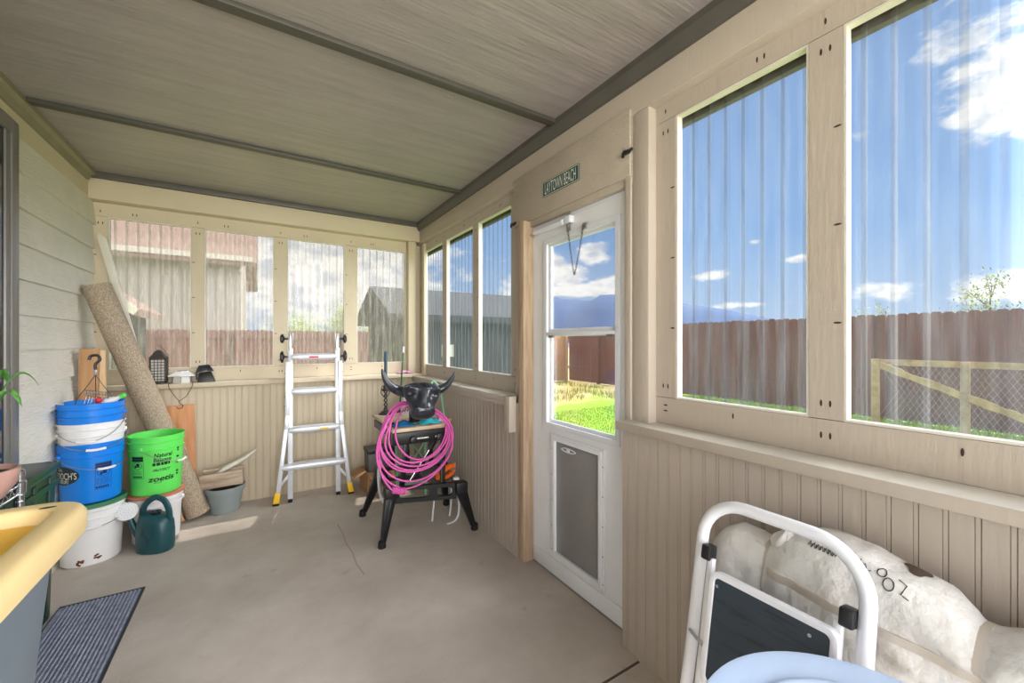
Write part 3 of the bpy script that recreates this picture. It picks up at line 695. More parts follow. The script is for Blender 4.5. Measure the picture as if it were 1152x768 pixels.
def gate_panel():
    t = thing('yard_gate_panel', 'unpainted wooden rail panel with chicken wire and a diagonal brace in the yard', 'gate', (8.65, 2.50, -.036), PI / 2)
        # local x runs along +Y; the near end is at y = .95
    MB().box(-.045, .045, -.045, .045, 0, 1.13).build('post', M['gatewood'], t)
    MB().box(-1.05, -.96, -.045, .045, 0, 1.11).build('post', M['gatewood'], t)
    MB().box(-2.9, -2.81, -.045, .045, 0, 1.11).build('post', M['gatewood'], t)
    MB().box(-2.9, .045, -.065, -.046, 1.03, 1.125).build('top_rail', M['gatewood'], t)
    rr = random.Random(5); up_, lo_ = [], []
    for i in range(33):
        s_ = i / 32; x = -.08 - 2.0 * s_; z = 1.02 - .86 * s_; w = .055 + .012 * math.sin(i * .8) + (.02 if i % 9 == 4 else 0)
        up_.append((x, z + w)); lo_.append((x, z - .05 + .006 * math.sin(i * 1.3)))
    MB().prism(up_ + lo_[::-1], .028, mat=Matrix(((1, 0, 0, 0), (0, 0, 1, .05), (0, 1, 0, 0), (0, 0, 0, 1)))).build('diagonal_brace', M['gatewood'], t)
    wm = MB()
    for i in range(42):
        x = -2.85 + i * .07
        for s_ in (-1, 1):
            x2 = x + s_ * .55; 
            if -2.86 <= x2 <= 0: wm.tube([(x, .05, .05), (x2, .05, 1.05)], .0018, 3, caps=False)
    wm.build('wire_netting', M['galv'], t)
gate_panel()
pw = MB().box(7.15 - .05, 7.15 + .05, 5.22 - .05, 5.22 + .05, -.036, 2.3).build('cedar_post', M['postwood'], bevel=.006)
tag(pw, 'orange cedar post standing in the yard at the right edge of the door window', 'post')

def blades(name, n, region, h, mat, lab, cat, seed, keep=lambda x, y: True):
    rr = random.Random(seed); mb = MB()
    for i in range(n):
        x = rr.uniform(region[0], region[1]); y = rr.uniform(region[2], region[3])
        if not keep(x, y): continue
        a = rr.uniform(0, 2 * PI); hh = h * rr.uniform(.5, 1.2); w = .006 + h * .03; dx, dy = math.cos(a) * w, math.sin(a) * w; lx, ly = rr.uniform(-.4, .4) * hh, rr.uniform(-.4, .4) * hh
        b = len(mb.v)
        mb.v += [(x - dx, y - dy, -.037), (x + dx, y + dy, -.037), (x + dx * .7 + lx * .4, y + dy * .7 + ly * .4, -.037 + hh * .6), (x - dx * .7 + lx * .4, y - dy * .7 + ly * .4, -.037 + hh * .6), (x + lx, y + ly, -.037 + hh)]
        mb.f += [(b, b + 1, b + 2, b + 3), (b + 3, b + 2, b + 4)]; mb.m += [0, 0]
    return tag(mb.build(name, mat, smooth=0), lab, cat, None, 'stuff')
blades('lawn_grass', 18000, (2.0, 8.6, 2.0, 6.4), .034, M['grass'], 'short bright green grass of the yard outside the door', 'grass', 1)
blades('weeds', 2600, (5.0, 8.9, 6.9, 10.6), .13, M['weeds'], 'pale tufts of weeds on the dry ground by the fence corner', 'weeds', 2, lambda x, y: noise.noise(Vector((x * 1.1, y * 1.1, 0))) > .08)
blades('fence_grass', 5000, (8.6, 9.5, -1.5, 6.4), .09, M['grass'], 'longer grass along the foot of the red fence', 'grass', 4)

# hills far away
def ridge(name, pr, dist, label):
    """a far ridge: its own distance, real height, rising away from us"""
    rows = []
    for back, k in ((0, 0.0), (.18, .55), (.4, .85), (.7, 1.0), (1.0, .7)):
        row = []
        for i, (az, el) in enumerate(pr):
            R_ = dist * (1 + back * .5); hgt = math.tan(el) * dist * 1.35 * k
            nz = noise.noise(Vector((az * 22, back * 3, 1.3))) * .10 * hgt
            row.append((math.sin(az) * R_, math.cos(az) * R_, -4 + hgt + nz))
        rows.append(row)
    n = len(pr); V = [p for r in rows for p in r]
    F = [(j * n + i, j * n + i + 1, (j + 1) * n + i + 1, (j + 1) * n + i) for j in range(len(rows) - 1) for i in range(n - 1)]
    return struct(MB().add(V, F).build(name, M['hill'], smooth=60))
ridge('hill', [(.30, .03), (.40, .06), (.48, .085), (.556, .112), (.611, .118), (.648, .117), (.67, .112), (.683, .106), (.719, .103), (.748, .105), (.760, .109), (.772, .113), (.808, .114), (.864, .102), (.961, .085), (1.05, .071), (1.131, .05), (1.184, .040), (1.26, .022), (1.4, .012)], 1500, 'hill')

def gable(name, label, x0, x1, y0, y1, zw, zr, along, wall, roof, over=.3):
    """a small building with a pitched roof; the ridge runs along x or y"""
    cx, cy = (x0 + x1) / 2, (y0 + y1) / 2
    t = thing(name, label, 'building', (cx, cy, -.036))
    a, b = (x1 - x0) / 2, (y1 - y0) / 2
    zw += .036; zr += .036
    mb = MB()
    if along == 'x':
        poly = [(-b, 0), (b, 0), (b, zw), (0, zr), (-b, zw)]
        mb.prism(poly, 2 * a, mat=Matrix(((0, 0, 1, -a), (1, 0, 0, 0), (0, 1, 0, 0), (0, 0, 0, 1))))
    else:
        poly = [(-a, 0), (a, 0), (a, zw), (0, zr), (-a, zw)]
        mb.prism(poly, 2 * b, mat=Matrix(((1, 0, 0, 0), (0, 0, 1, -b), (0, 1, 0, 0), (0, 0, 0, 1))))
    mb.build('walls', wall, t, smooth=0)
    w, l = (b, a) if along == 'x' else (a, b)
    sl = (zr - zw) / w
    rm = MB()
    for s_ in (-1, 1):
        q = [(s_ * (w + over), zw - sl * over), (0, zr), (0, zr + .12), (s_ * (w + over), zw - sl * over + .12)]
        if along == 'x': T = Matrix(((0, 0, 1, -l - over), (1, 0, 0, 0), (0, 1, 0, 0), (0, 0, 0, 1)))
        else: T = Matrix(((1, 0, 0, 0), (0, 0, 1, -l - over), (0, 1, 0, 0), (0, 0, 0, 1)))
        rm.prism(q, 2 * (l + over), mat=T)
    rm.build('roof', roof, t, smooth=0)
    return t
shd = gable('garden_shed', 'dark grey shed just outside the corner, behind the bull head and the three narrow windows', 1.95, 4.65, 6.6, 8.8, 1.80, 2.28, 'x', M['shed'], M['shedroof'], .22)
wnd = MB().box(-.62, -.40, -1.13, -1.10, 1.15, 1.36).build('shed_window', M['housetrim'], shd)
hs = gable('house', 'beige neighbouring house with a brown roof behind the back fence', -17, -.5, 16.0, 23.0, 4.15, 6.9, 'x', M['housewall'], M['roof'], .45)
MB().box(-8.6, 8.6, -3.98, -3.93, 3.98, 4.14).build('gutter', M['housetrim'], hs)
for x in (-5.6, -1.8, 3.2):
    w = MB().box(x - .6, x + .6, -3.53, -3.49, 1.6, 2.9).build('house_window', M['housetrim'], hs)
    MB().box(x - .5, x + .5, -3.545, -3.53, 1.7, 2.8).build('pane', M['darkglass'], w)
ph = gable('playhouse', 'little pitched-roof playhouse in the yard outside the leftmost back window', -4.1, -1.85, 8.6, 10.4, 1.95, 2.75, 'y', M['shed'], M['roof'], .25)
for s_ in (-1, 1): MB().beam((s_ * 1.38, -1.16, 1.87), (0, -1.16, 3.0), .05, .12).build('barge_board', M['housetrim'], ph)
MB().box(.25, .75, -.93, -.895, .9, 1.5).build('playhouse_window', M['postwood'], ph)

def tree(label, x, y, h, cr, n, leaf, seed, sparse=False, grp=None):
    rr = random.Random(seed)
    t = thing('leafy_tree', label, 'tree', (x, y, -.036), 0, grp)
    tm = MB(); tips = []
    tm.tube([(0, 0, 0), (.05, 0, h * .3), (-.03, .05, h * .62), (.02, 0, h * .92)], [.045 * h / 3, .038 * h / 3, .022 * h / 3, .006], 8)
    for i in range(16):
        a = rr.uniform(0, 2 * PI); z = h * rr.uniform(.25, .85); L_ = cr * rr.uniform(.6, 1.1) * (1.2 - z / h * .7)
        p = [Vector((0, 0, z)), Vector((math.cos(a) * L_ * .5, math.sin(a) * L_ * .5, z + L_ * .35)), Vector((math.cos(a) * L_, math.sin(a) * L_, z + L_ * .8))]
        tm.tube(p, [.014 * h / 3, .009 * h / 3, .003], 5); tips += [p[1].lerp(p[2], k / 5) for k in range(6)]
    tm.build('trunk', M['bark'], t)
    lm = MB()
    for i in range(n):
        c = rr.choice(tips) + Vector((rr.gauss(0, 1), rr.gauss(0, 1), rr.gauss(0, 1))) * cr * (.10 if sparse else .22)
        d = Vector((rr.gauss(0, 1), rr.gauss(0, 1), rr.gauss(0, 1))).normalized(); e = d.orthogonal().normalized(); s_ = leaf * rr.uniform(.6, 1.3)
        b = len(lm.v); nn = d.cross(e)
        lm.v += [tuple(c - d * s_), tuple(c + e * s_ * .45 + nn * s_ * .1), tuple(c + d * s_), tuple(c - e * s_ * .45 + nn * s_ * .1)]
        lm.f.append((b, b + 1, b + 2, b + 3)); lm.m.append(0)
    f = lm.build('foliage', M['leaf_tree'], t, smooth=0); f['kind'] = 'stuff'
    return t
tree('sparse young tree above the red fence at the right edge of the big window', 11.8, 1.7, 2.7, .9, 1100, .035, 11, True)
tree('thin bushy tree over the red fence, left of the young tree', 12.4, 3.4, 2.3, .8, 700, .035, 12, True)
tree('tall tree behind the back fence, seen through the third back window', 2.9, 17.5, 3.3, .8, 1800, .06, 13)
tree('low round tree behind the back fence, beside the beige house', 1.4, 21.5, 2.4, 1.2, 2200, .06, 14)
tree('leafy tree behind the dark shed, left of its roof', 2.6, 13.9, 2.2, .7, 900, .05, 15)

# ================================================================== left corner
def loc(o, p): return Vector(p) - o.location
def pail_profile(r0, r1, h, t=.003):
    R_ = lambda z: r0 + (r1 - r0) * z / h
    p = [(0, 0), (r0 - .008, 0), (r0, .008)]
    for za in (.76, .88):
        z = h * za
        p += [(R_(z), z), (R_(z) + .007, z + .003), (R_(z) + .007, z + .007), (R_(z + .01), z + .01)]
    p += [(R_(h - .012), h - .012), (r1 + .006, h - .010), (r1 + .006, h - .002), (r1 + .002, h), (r1 - .003, h - .003)]
    p += [(R_(.012) - t, .012), (0, .012)]
    return p
def pail(label, cx, cy, z0, r0, r1, h, mat, bail=True, face=-.85, swing=.55, group=None, grip=M['white'], brot=0.0):
    """plastic pail; face is the heading (from +x) of its side seen from the room"""
    t = thing('plastic_pail', label, 'bucket', (cx, cy, z0), face, group)
    MB().lathe(pail_profile(r0, r1, h), 48).build('body', mat, t, smooth=30)
    zb = h * .80; rb = r0 + (r1 - r0) * .8
    for s_ in (-1, 1): MB().lathe([(.0, 0), (.016, 0), (.014, .012), (.006, .014), (0, .014)], 12, mat=Matrix.Rotation(brot, 4, 'Z') @ Matrix.Translation((0, s_ * rb, zb)) @ Matrix.Rotation(-s_ * PI / 2, 4, 'X')).build('bail_ear', mat, t)
    if bail:
        pts = []
        R_ = rb + .016
        for i in range(25):
            a = -PI / 2 + PI * i / 24
            yy = R_ * math.sin(a); rad = R_ * math.cos(a)
            px_, py_ = rad * 1.0 + .004, yy
            pts.append((px_ * math.cos(brot) - py_ * math.sin(brot), px_ * math.sin(brot) + py_ * math.cos(brot), zb - rad * swing))
        MB().tube(pts, .0022, 6).build('wire_bail', M['galv'], t)
        k = MB().tube([pts[i] for i in (10, 11, 12, 13, 14)], .008, 10).build('grip', grip, t)
    return t
def wrap(verts, faces, r_of_z, a0, z0, off, mirror=1):
    """flat artwork bent round a pail wall: x runs to the reader's right"""
    return [((r_of_z(z0 + y) + off) * math.cos(a0 + x / r_of_z(z0 + y)), (r_of_z(z0 + y) + off) * math.sin(a0 + x / r_of_z(z0 + y)), z0 + y) for x, y, *_ in verts], faces
def art_bar(x0, x1, y0, y1, n=5):
    V = [(x0 + (x1 - x0) * i / n, y) for y in (y0, y1) for i in range(n + 1)]
    return V, [(i, i + 1, n + 2 + i, n + 1 + i) for i in range(n)]
def art_ell(cx, cy, a, b, ai=0.0, n=40, k=7):
    V = []; F = []
    for j in range(k + 1):
        s_ = ai + (1 - ai) * j / k
        for i in range(n): V.append((cx + a * s_ * math.cos(2 * PI * i / n), cy + b * s_ * math.sin(2 * PI * i / n)))
    for j in range(k):
        for i in range(n): F.append((j * n + i, j * n + (i + 1) % n, (j + 1) * n + (i + 1) % n, (j + 1) * n + i))
    return V, F
def warn_art(w, h):
    """the caution panel: frame, headline block, child-in-pail sketch, lines of print"""
    P = []
    t = .0016
    P += [art_bar(-w / 2, w / 2, h / 2 - t, h / 2), art_bar(-w / 2, w / 2, -h / 2, -h / 2 + t), art_bar(-w / 2, -w / 2 + t, -h / 2, h / 2), art_bar(w / 2 - t, w / 2, -h / 2, h / 2)]
    P += [art_bar(-w / 2, w / 2, h / 2 - .034, h / 2 - .019), art_bar(-w / 2, w / 2, h / 2 - .018, h / 2 - .003)]
    P += [art_ell(0, h / 2 - .062, w * .40, .026, .9, 28, 1), art_ell(.004, h / 2 - .055, .012, .009, 0, 14, 2), art_bar(-.012, .016, h / 2 - .072, h / 2 - .064, 2), art_bar(-.018, -.008, h / 2 - .078, h / 2 - .060, 2)]
    y = h / 2 - .098; rr = random.Random(2)
    while y > -h / 2 + .028:
        x = -w / 2 + .006
        while x < w / 2 - .014:
            l = rr.uniform(.006, .016); P.append(art_bar(x, min(x + l, w / 2 - .005), y, y + .0022, 1)); x += l + .003
        y -= .0075
    P += [art_bar(-w / 2 + .004 + i * .0105, -w / 2 + .012 + i * .0105, -h / 2 + .006, -h / 2 + .019, 1) for i in range(int((w - .006) / .0105))]
    return P

# stack by the siding
AX, AY = -.905, 3.62
toward = math.atan2(0 - AY, 0 - AX)           # heading of the side facing the room
w1 = pail('white pail with green lid at the foot of the stack, rust spots near its base', AX, AY, 0, .138, .152, .37, M['white_pail'], True, toward + .0, .34)
gl = MB().lathe([(0, 0), (.150, 0), (.163, -.016), (.166, -.016), (.166, .006), (.160, .010), (.150, .006), (0, .006)], 48).build('lid', M['green_lid'], w1, loc=(0, 0, .372), smooth=30)
for (a, z, s_) in ((-.36, .032, 1.0), (.18, .05, .9)):
    rs = MB(); rr = random.Random(int(z * 1000)); Rz = lambda z_: .138 + .014 * z_ / .37
    for k in range(7):
        e = art_ell(rr.uniform(-.014, .014) * s_, rr.uniform(-.014, .014) * s_, .008, .006, 0, 10, 2); V, F = wrap(*e, Rz, a, z, .0012 + k * .00015); rs.add(V, F)
    rs.build('rust_spot', M['rust'], w1)
b1 = pail('blue pail with a dark oval shop logo, standing on the green lid', AX + .0, AY, .381, .138, .152, .37, M['blue'], True, toward + .25, .52, brot=.15)
Rb = lambda z: .138 + .014 * z / .37
lg = MB(); V, F = wrap(*art_ell(0, 0, .105, .058), Rb, -1.34, .185, .0012); lg.add(V, F); lg.build('oval_logo', M['oval'], b1)
lt = MB(); v, f = text_mesh("MURDOCH'S", .05, .185); V, F = wrap([(x - .0925, y * 1.15) for x, y, z in v], f, Rb, -1.34, .185, .0022); lt.add(V, F)
v, f = text_mesh("RANCH & HOME SUPPLY", .03, .105); V, F = wrap([(x - .0525, y) for x, y, z in v], f, Rb, -1.34, .150, .0022); lt.add(V, F)
v, f = text_mesh("Est.", .03, .036); V, F = wrap([(x - .018, y) for x, y, z in v], f, Rb, -1.34, .224, .0022); lt.add(V, F)
lt.build('logo_lettering', M['wht_ink'], b1, smooth=0)
wl = MB()
for V, F in warn_art(.078, .165):
    V, F = wrap(V, F, Rb, .12, .165, .0013); wl.add(V, F)
wl.build('warning_panel', M['bluelabel'], b1, smooth=0)
w2 = pail('white pail nested in the stack between the two blue ones', AX + .002, AY, .505, .138, .152, .37, M['white_pail'], True, toward + .1, .52)
b2 = pail('topmost blue pail of the stack, full of garden odds and ends', AX, AY + .002, .627, .138, .152, .37, M['blue'], True, toward - .15, .95)
# things in the top pail
wb = thing('wire_basket_rack', 'bright wire rack poking out of the top blue pail', 'wire rack', (AX, AY, .95))
mb = MB()
for i in range(9):
    x = -.06 + i * .015
    mb.tube([(x, -.075, -.05), (x - .004, -.07, .085), (x + .004, .0, .112), (x, .07, .085)], .0016, 5)
for s_ in (-.07, 0, .07): mb.tube([(-.064, s_, .085 if s_ else .112), (.064, s_, .085 if s_ else .112)], .0018, 5)
mb.build('wires', M['chrome'], wb); wb.rotation_euler = (.1, .25, .5)
hk = thing('basket_hanger', 'black plastic hook with thin wires standing up from the top blue pail', 'hanger', (AX + .02, AY - .01, 1.0))
hook = smooth_pts([(0, 0, .20), (0, 0, .235), (.020, 0, .262), (.010, 0, .290), (-.022, 0, .287), (-.030, 0, .262)], 5)
MB().tube(hook, .0085, 8).build('hook', M['black'], hk)
MB().lathe([(.005, 0), (.009, .01), (.009, .03), (.004, .04)], 10, mat=Matrix.Translation((0, 0, .165))).build('swivel', M['galv'], hk)
wm = MB()
for e in ((-.095, .03, -.06), (.085, -.04, -.05), (.03, .09, -.06)): wm.tube(smooth_pts([(0, 0, .168), (e[0] * .35, e[1] * .35, .10), (e[0] * .8, e[1] * .8, .02), e], 5), .0022, 5)
wm.build('hanger_wires', M['wire'], hk); hk.rotation_euler = (0, 0, .55)
sp = thing('spray_bottle', 'white bottle with a green cap lying in the top blue pail', 'bottle', (AX + .075, AY - .02, .985))
MB().lathe([(0, -.10), (.026, -.10), (.028, -.095), (.028, .03), (.012, .06), (.012, .075), (0, .075)], 16).build('bottle_body', M['white'], sp)
MB().lathe([(0, .074), (.015, .074), (.015, .10), (.006, .104), (0, .104)], 14).build('cap', M['green_pail'], sp); sp.rotation_euler = (.35, 1.05, .3)
rd = MB().lathe([(0, -.03), (.016, -.03), (.018, .02), (.010, .03), (0, .03)], 12).build('red_knob', M['red'], loc=(AX + .045, AY - .06, 1.004)); rd.rotation_euler = (1.2, .3, .2)
tag(rd, 'small red plastic piece in the top blue pail', 'knob')
# stack beside it
GX, GY = -.611, 3.75
tw2 = math.atan2(-GY, -GX)
w3 = pail('white pail with a faded red lid under the lime green pail', GX, GY, 0, .128, .142, .325, M['white_pail'], False, tw2)
MB().lathe([(0, 0), (.142, 0), (.152, -.012), (.155, -.012), (.155, .004), (.148, .007), (0, .007)], 40).build('lid', M['red_lid'], w3, loc=(0, 0, .327))
MB().add(*wrap(*art_bar(-.012, .012, -.05, .05), lambda z: .128 + .014 * z / .325, -.35, .16, .0012)).build('grey_label', M['greywood'], w3)
g1 = pail('lime green pail with black printing, beside the blue stack', GX, GY, .334, .136, .152, .40, M['green_pail'], True, tw2 + .25, .66, brot=.72)
Rg = lambda z: .136 + .016 * z / .40
def gtext(s, w, a, z, sz, sy=1.0, it=0.0):
    v, f = text_mesh(s, sz, w, sz * .022); V, F = wrap([(x - w / 2 + y * it, y * sy) for x, y, z_ in v], f, Rg, a, z, .0016); MB().add(V, F).build('printed_word', M['ink'], g1, smooth=0)
gtext('Natural', .096, .0, .273, .031, 1.25, .12); gtext('Balance', .096, -.02, .241, .031, 1.25, .12)
for i, (x, w) in enumerate(((-.048, .016), (-.028, .020), (-.004, .014), (.013, .018), (.035, .010))):
    V, F = wrap(*art_bar(x, x + w, -.010, .010, 2), Rg, -.06, .213, .0016); MB().add(V, F).build('printed_block', M['ink'], g1, smooth=0)
gtext('PROTECT', .088, -.05, .172, .023, 1.0, .25); gtext('zoetis', .138, -.05, .112, .049, 1.0, .25)
V, F = art_ell(.0, .0, .020, .0045, .72, 18, 1); V, F = wrap(V, F, Rg, -.20, .087, .0016); MB().add(V, F).build('printed_underline', M['ink'], g1, smooth=0)
for i, (z, w) in enumerate(((.30, .016), (.285, .012), (.24, .02), (.20, .018), (.14, .02), (.12, .016))):
    V, F = wrap(*art_bar(-w / 2, w / 2, -.006, .006), Rg, .62, z, .0014); MB().add(V, F).build('side_print', M['ink'], g1, smooth=0)
wl = MB()
for V, F in warn_art(.075, .15):
    V, F = wrap(V, F, Rg, -.98, .20, .0013); wl.add(V, F)
wl.build('warning_panel', M['ink'], g1, smooth=0)

# watering can
wc = thing('watering_can', 'dark teal watering can with a white rose, on the floor by the pails', 'watering can', (-.580, 3.532, 0), -.50)
rings = []
for z, a, b in ((0, .096, .064), (.006, .102, .070), (.05, .106, .074), (.12, .106, .074), (.19, .100, .070), (.225, .086, .060), (.243, .062, .042)):
    rings.append([(a * math.copysign(abs(math.cos(t)) ** .8, math.cos(t)), b * math.copysign(abs(math.sin(t)) ** .8, math.sin(t)), z + (.012 * -math.cos(t) if z > .2 else 0)) for t in [2 * PI * i / 32 for i in range(32)]])
MB().loft(rings).build('can_body', M['teal'], wc, smooth=50)
MB().tube(smooth_pts([(-.085, 0, .205), (-.070, 0, .29), (-.01, 0, .345), (.05, 0, .33), (.082, 0, .27), (.090, 0, .20)], 5), .0145, 10, sx=1.3).build('handle', M['teal'], wc)
MB().lathe([(.026, 0), (.032, .018), (.024, .018), (.02, .004)], 20, mat=Matrix.Translation((.0, .0, .238))).build('filler_mouth', M['black'], wc)
MB().tube([(-.07, -.01, .06), (-.12, -.02, .16), (-.155, -.03, .262)], [.026, .019, .014], 12).build('spout', M['teal'], wc)
T = Matrix.Translation((-.155, -.03, .262)) @ Vector((.47, -.65, .5)).to_track_quat('Z', 'Y').to_matrix().to_4x4()
rz = MB().lathe([(.014, -.012), (.018, .0), (.055, .024), (.058, .030), (.054, .035), (0, .042)], 28, mat=T).build('rose', M['white'], wc)
hl = MB()
for rad, n in ((0, 1), (.014, 7), (.030, 13), (.045, 18)):
    for i in range(n):
        a = 2 * PI * i / n; hl.lathe([(.0016, 0), (.0016, .0012), (0, .0012)], 6, mat=T @ Matrix.Translation((rad * math.cos(a), rad * math.sin(a), .042 - rad * rad * 2.6)))
hl.build('rose_holes', M['greybin'], rz)
em = MB().tube(smooth_pts([(.0, -.0755, .06), (.02, -.0765, .11), (.0, -.0755, .15)], 4), .003, 6).tube(smooth_pts([(.0, -.0755, .09), (-.03, -.075, .13), (-.02, -.0745, .16)], 4), .003, 6).tube(smooth_pts([(.015, -.0755, .10), (.05, -.073, .13), (.045, -.072, .16)], 4), .003, 6)
em.build('embossed_sprig', M['teal'], wc)

# rolled carpet leaning into the corner
def roll_mesh(r, turns, th, L_):
    n = int(turns * 40); o_, i_ = [], []
    for k in range(n + 1):
        a = 2 * PI * turns * k / n; rr_ = r - (th + .0015) * (turns - a / (2 * PI)) 
        o_.append((rr_ * math.cos(a), rr_ * math.sin(a))); i_.append(((rr_ - th) * math.cos(a), (rr_ - th) * math.sin(a)))
    V = [(x, y, z) for z in (0, L_) for x, y in o_ + i_]; m = n + 1; F = []
    for k in range(n):
        F += [(k, k + 1, 2 * m + k + 1, 2 * m + k), (m + k, 3 * m + k, 3 * m + k + 1, m + k + 1), (k, m + k, m + k + 1, k + 1), (2 * m + k, 2 * m + k + 1, 3 * m + k + 1, 3 * m + k)]
    F += [(0, 2 * m, 3 * m, m), (n, m + n, 3 * m + n, 2 * m + n)]
    return MB().add(V, F)
def lean(o, a, b):
    a, b = Vector(a), Vector(b); o.location = a; o.rotation_euler = (b - a).to_track_quat('Z', 'Y').to_euler()
cr = roll_mesh(.083, 4.4, .0085, 1.835).build('carpet_roll', M['carpet'], smooth=40)
wv = wave_bump(M['carpet'], 'Z', 62, .5, .006)
tag(cr, 'rolled beige woven rug leaning into the corner', 'rug')
lean(cr, (-.402, 3.99, .035), (-.955, 4.0, 1.70))
tb = MB().prism([(-.024, 0), (.024, 0), (.024, 2.17), (-.004, 2.215), (-.024, 2.20)], .016, mat=Matrix(((1, 0, 0, 0), (0, 0, 1, -.008), (0, 1, 0, 0), (0, 0, 0, 1)))).build('trim_board', M['sillpaint'], bevel=.002)
tb.location = (-.510, 4.118, .009); tb.rotation_euler = (0, math.atan2(-.48, 2.2), 0)
tag(tb, 'long white painted trim board standing in the corner behind the rug', 'board')
pb = MB().box(-.05, .05, -.009, .009, 0, .38).build('scrap_board', M['plank'], bevel=.002)
pb.location = (-.520, 3.902, .017); pb.rotation_euler = (0, -.33, -.08)
tag(pb, 'short brown board wedged along the left side of the rug', 'board')
for lab, x, y, w, th, h, ry, rz_, mt in (('tan board leaning on the siding behind the blue pails, left of the pale one', -.988, 3.83, .095, .030, 1.33, .012, .0, 'plank'),
                                      ('pale board behind the hanger hook, right of the tan one', -.928, 3.872, .085, .030, 1.32, -.015, .0, 'plank2')):
    o = MB().box(-w / 2, w / 2, -th / 2, th / 2, 0, h).build('lumber_board', M[mt], bevel=.003); o.location = (x, y, 0); o.rotation_euler = (-.015, ry, rz_)
    tag(o, lab, 'board', 'boards behind the pails')
ob = MB().box(-.135, .105, -.008, .008, 0, .868).build('pine_panel', M['oak'], bevel=.002); ob.location = (-.525, 4.135, 0); ob.rotation_euler = (-.045, -.03, 0)
tag(ob, 'flat orange pine panel standing against the back wall behind the rug', 'board')
# grey pot, wooden trough, driftwood
gp = thing('flower_pot', 'grey plastic flower pot on the floor under the wooden planter box', 'pot', (-.235, 4.055, 0))
MB().lathe([(0, 0), (.095, 0), (.10, .006), (.128, .17), (.140, .172), (.143, .205), (.136, .208), (.128, .20), (.122, .17), (.095, .02), (0, .02)], 40).build('pot_body', M['greypot'], gp, smooth=30)
MB().lathe([(0, .165), (.06, .172), (.119, .165)], 24).build('soil', M['soil'], gp)
pl = thing('planter_box', 'weathered grey wooden planter box lying across the grey pot', 'planter', (-.235, 4.035, .2165))
MB().box(-.155, .13, -.058, -.040, .0, .115).build('front_board', M['greywood'], pl, bevel=.002)
MB().box(-.155, .13, .040, .058, .0, .115).build('back_board', M['greywood'], pl, bevel=.002)
MB().box(-.137, .112, -.04, .04, .0, .016).build('bottom_board', M['greywood'], pl)
for x in (-.155, .112): MB().box(x, x + .018, -.039, .039, .0, .105).build('end_board', M['greywood'], pl, bevel=.002)
pl.rotation_euler = (0, -.045, -.06)
dw = []
for z, r_ in ((0, .004), (.03, .018), (.09, .030), (.17, .028), (.25, .02), (.32, .012), (.345, .003)):
    dw.append([(r_ * math.cos(2 * PI * i / 12) * 1.1, r_ * .7 * math.sin(2 * PI * i / 12) + .006 * math.sin(z * 20), z) for i in range(12)])
d = MB().loft(dw).build('driftwood', M['sillpaint'], smooth=60); lean(d, (-.31, 4.035, .295), (-.075, 4.06, .43))
tag(d, 'pale pointed piece of wood sticking out of the planter box', 'driftwood')
bk = MB().tube(smooth_pts([(-.375, 4.04, .345), (-.345, 4.045, .343), (-.30, 4.04, .345), (-.265, 4.04, .352)], 4), [.012] * 12 + [.009], 8).build('bark_stick', M['greywood'])
tag(bk, 'grey stick lying on the left end of the planter box', 'stick')

# sill things
ln = thing('candle_lantern', 'dark metal lantern on the back sill beside the rug', 'lantern', (-.672, 4.205, 1.0455), .0)
MB().box(-.052, .052, -.044, .044, 0, .012).build('lantern_base', M['lantern'], ln, bevel=.002)
lf = MB()
for x in (-.046, .046):
    for y in (-.038, .038): lf.box(x - .005, x + .005, y - .005, y + .005, .012, .20)
for z in (.012, .19):
    lf.box(-.05, .05, -.043, -.033, z, z + .012).box(-.05, .05, .033, .043, z, z + .012).box(-.05, -.042, -.04, .04, z, z + .012).box(.042, .05, -.04, .04, z, z + .012)
lf.build('lantern_frame', M['lantern'], ln)
MB().box(-.040, .040, -.036, .036, .02, .192).build('lantern_panes', M['grille'], ln)
gr = MB()
for i in range(7): gr.box(-.040, .040, -.0395, -.0365, .035 + i * .022, .040 + i * .022)
for x in (-.02, .0, .02): gr.box(x - .002, x + .002, -.0395, -.0365, .02, .192)
gr.build('lantern_grille', M['lantern'], ln)
MB().lathe([(.072, .20), (.074, .206), (.045, .235), (.030, .258), (.012, .268), (0, .270)], 4, mat=Matrix.Rotation(PI / 4, 4, 'Z') @ Matrix.Scale(.86, 4, (0, 1, 0))).build('lantern_roof', M['lantern'], ln, smooth=20)
MB().tube([(.02 * math.cos(a) , 0, .285 + .022 * math.sin(a)) for a in [2 * PI * i / 16 for i in range(16)]], .002, 5, closed=True).build('lantern_ring', M['lantern'], ln)
lc = MB()
cpts = smooth_pts([(.0, -.01, .300), (.035, -.03, .270), (.062, -.045, .22), (.066, -.05, .13), (.064, -.05, .03), (.062, -.048, .008)], 8)
for i in range(len(cpts) - 1):
    a, b = Vector(cpts[i]), Vector(cpts[i + 1]); lc.tube([a, (a + b) / 2 + Vector((.003 if i % 2 else -.003, .002 if i % 2 else -.002, 0)), b], .0022, 5)
lc.build('lantern_chain', M['wire'], ln)
sl = thing('solar_lamp', 'clear solar hanging lamp with a pale pyramid top on the back sill, its hook dangling', 'solar lamp', (-.525, 4.195, 1.0455))
MB().lathe([(0, .0), (.062, .0), (.066, .006), (.060, .056), (0, .056)], 6, mat=Matrix.Rotation(PI / 6, 4, 'Z')).build('lamp_body', M['frost'], sl, smooth=0)
MB().lathe([(0, .056), (.096, .056), (.098, .062), (.045, .092), (.045, .096), (0, .096)], 6, mat=Matrix.Rotation(PI / 6, 4, 'Z')).build('lamp_cap', M['white'], sl, smooth=0)
MB().box(-.03, .03, -.03, .03, .0955, .099).build('solar_cell', M['hull'], sl)
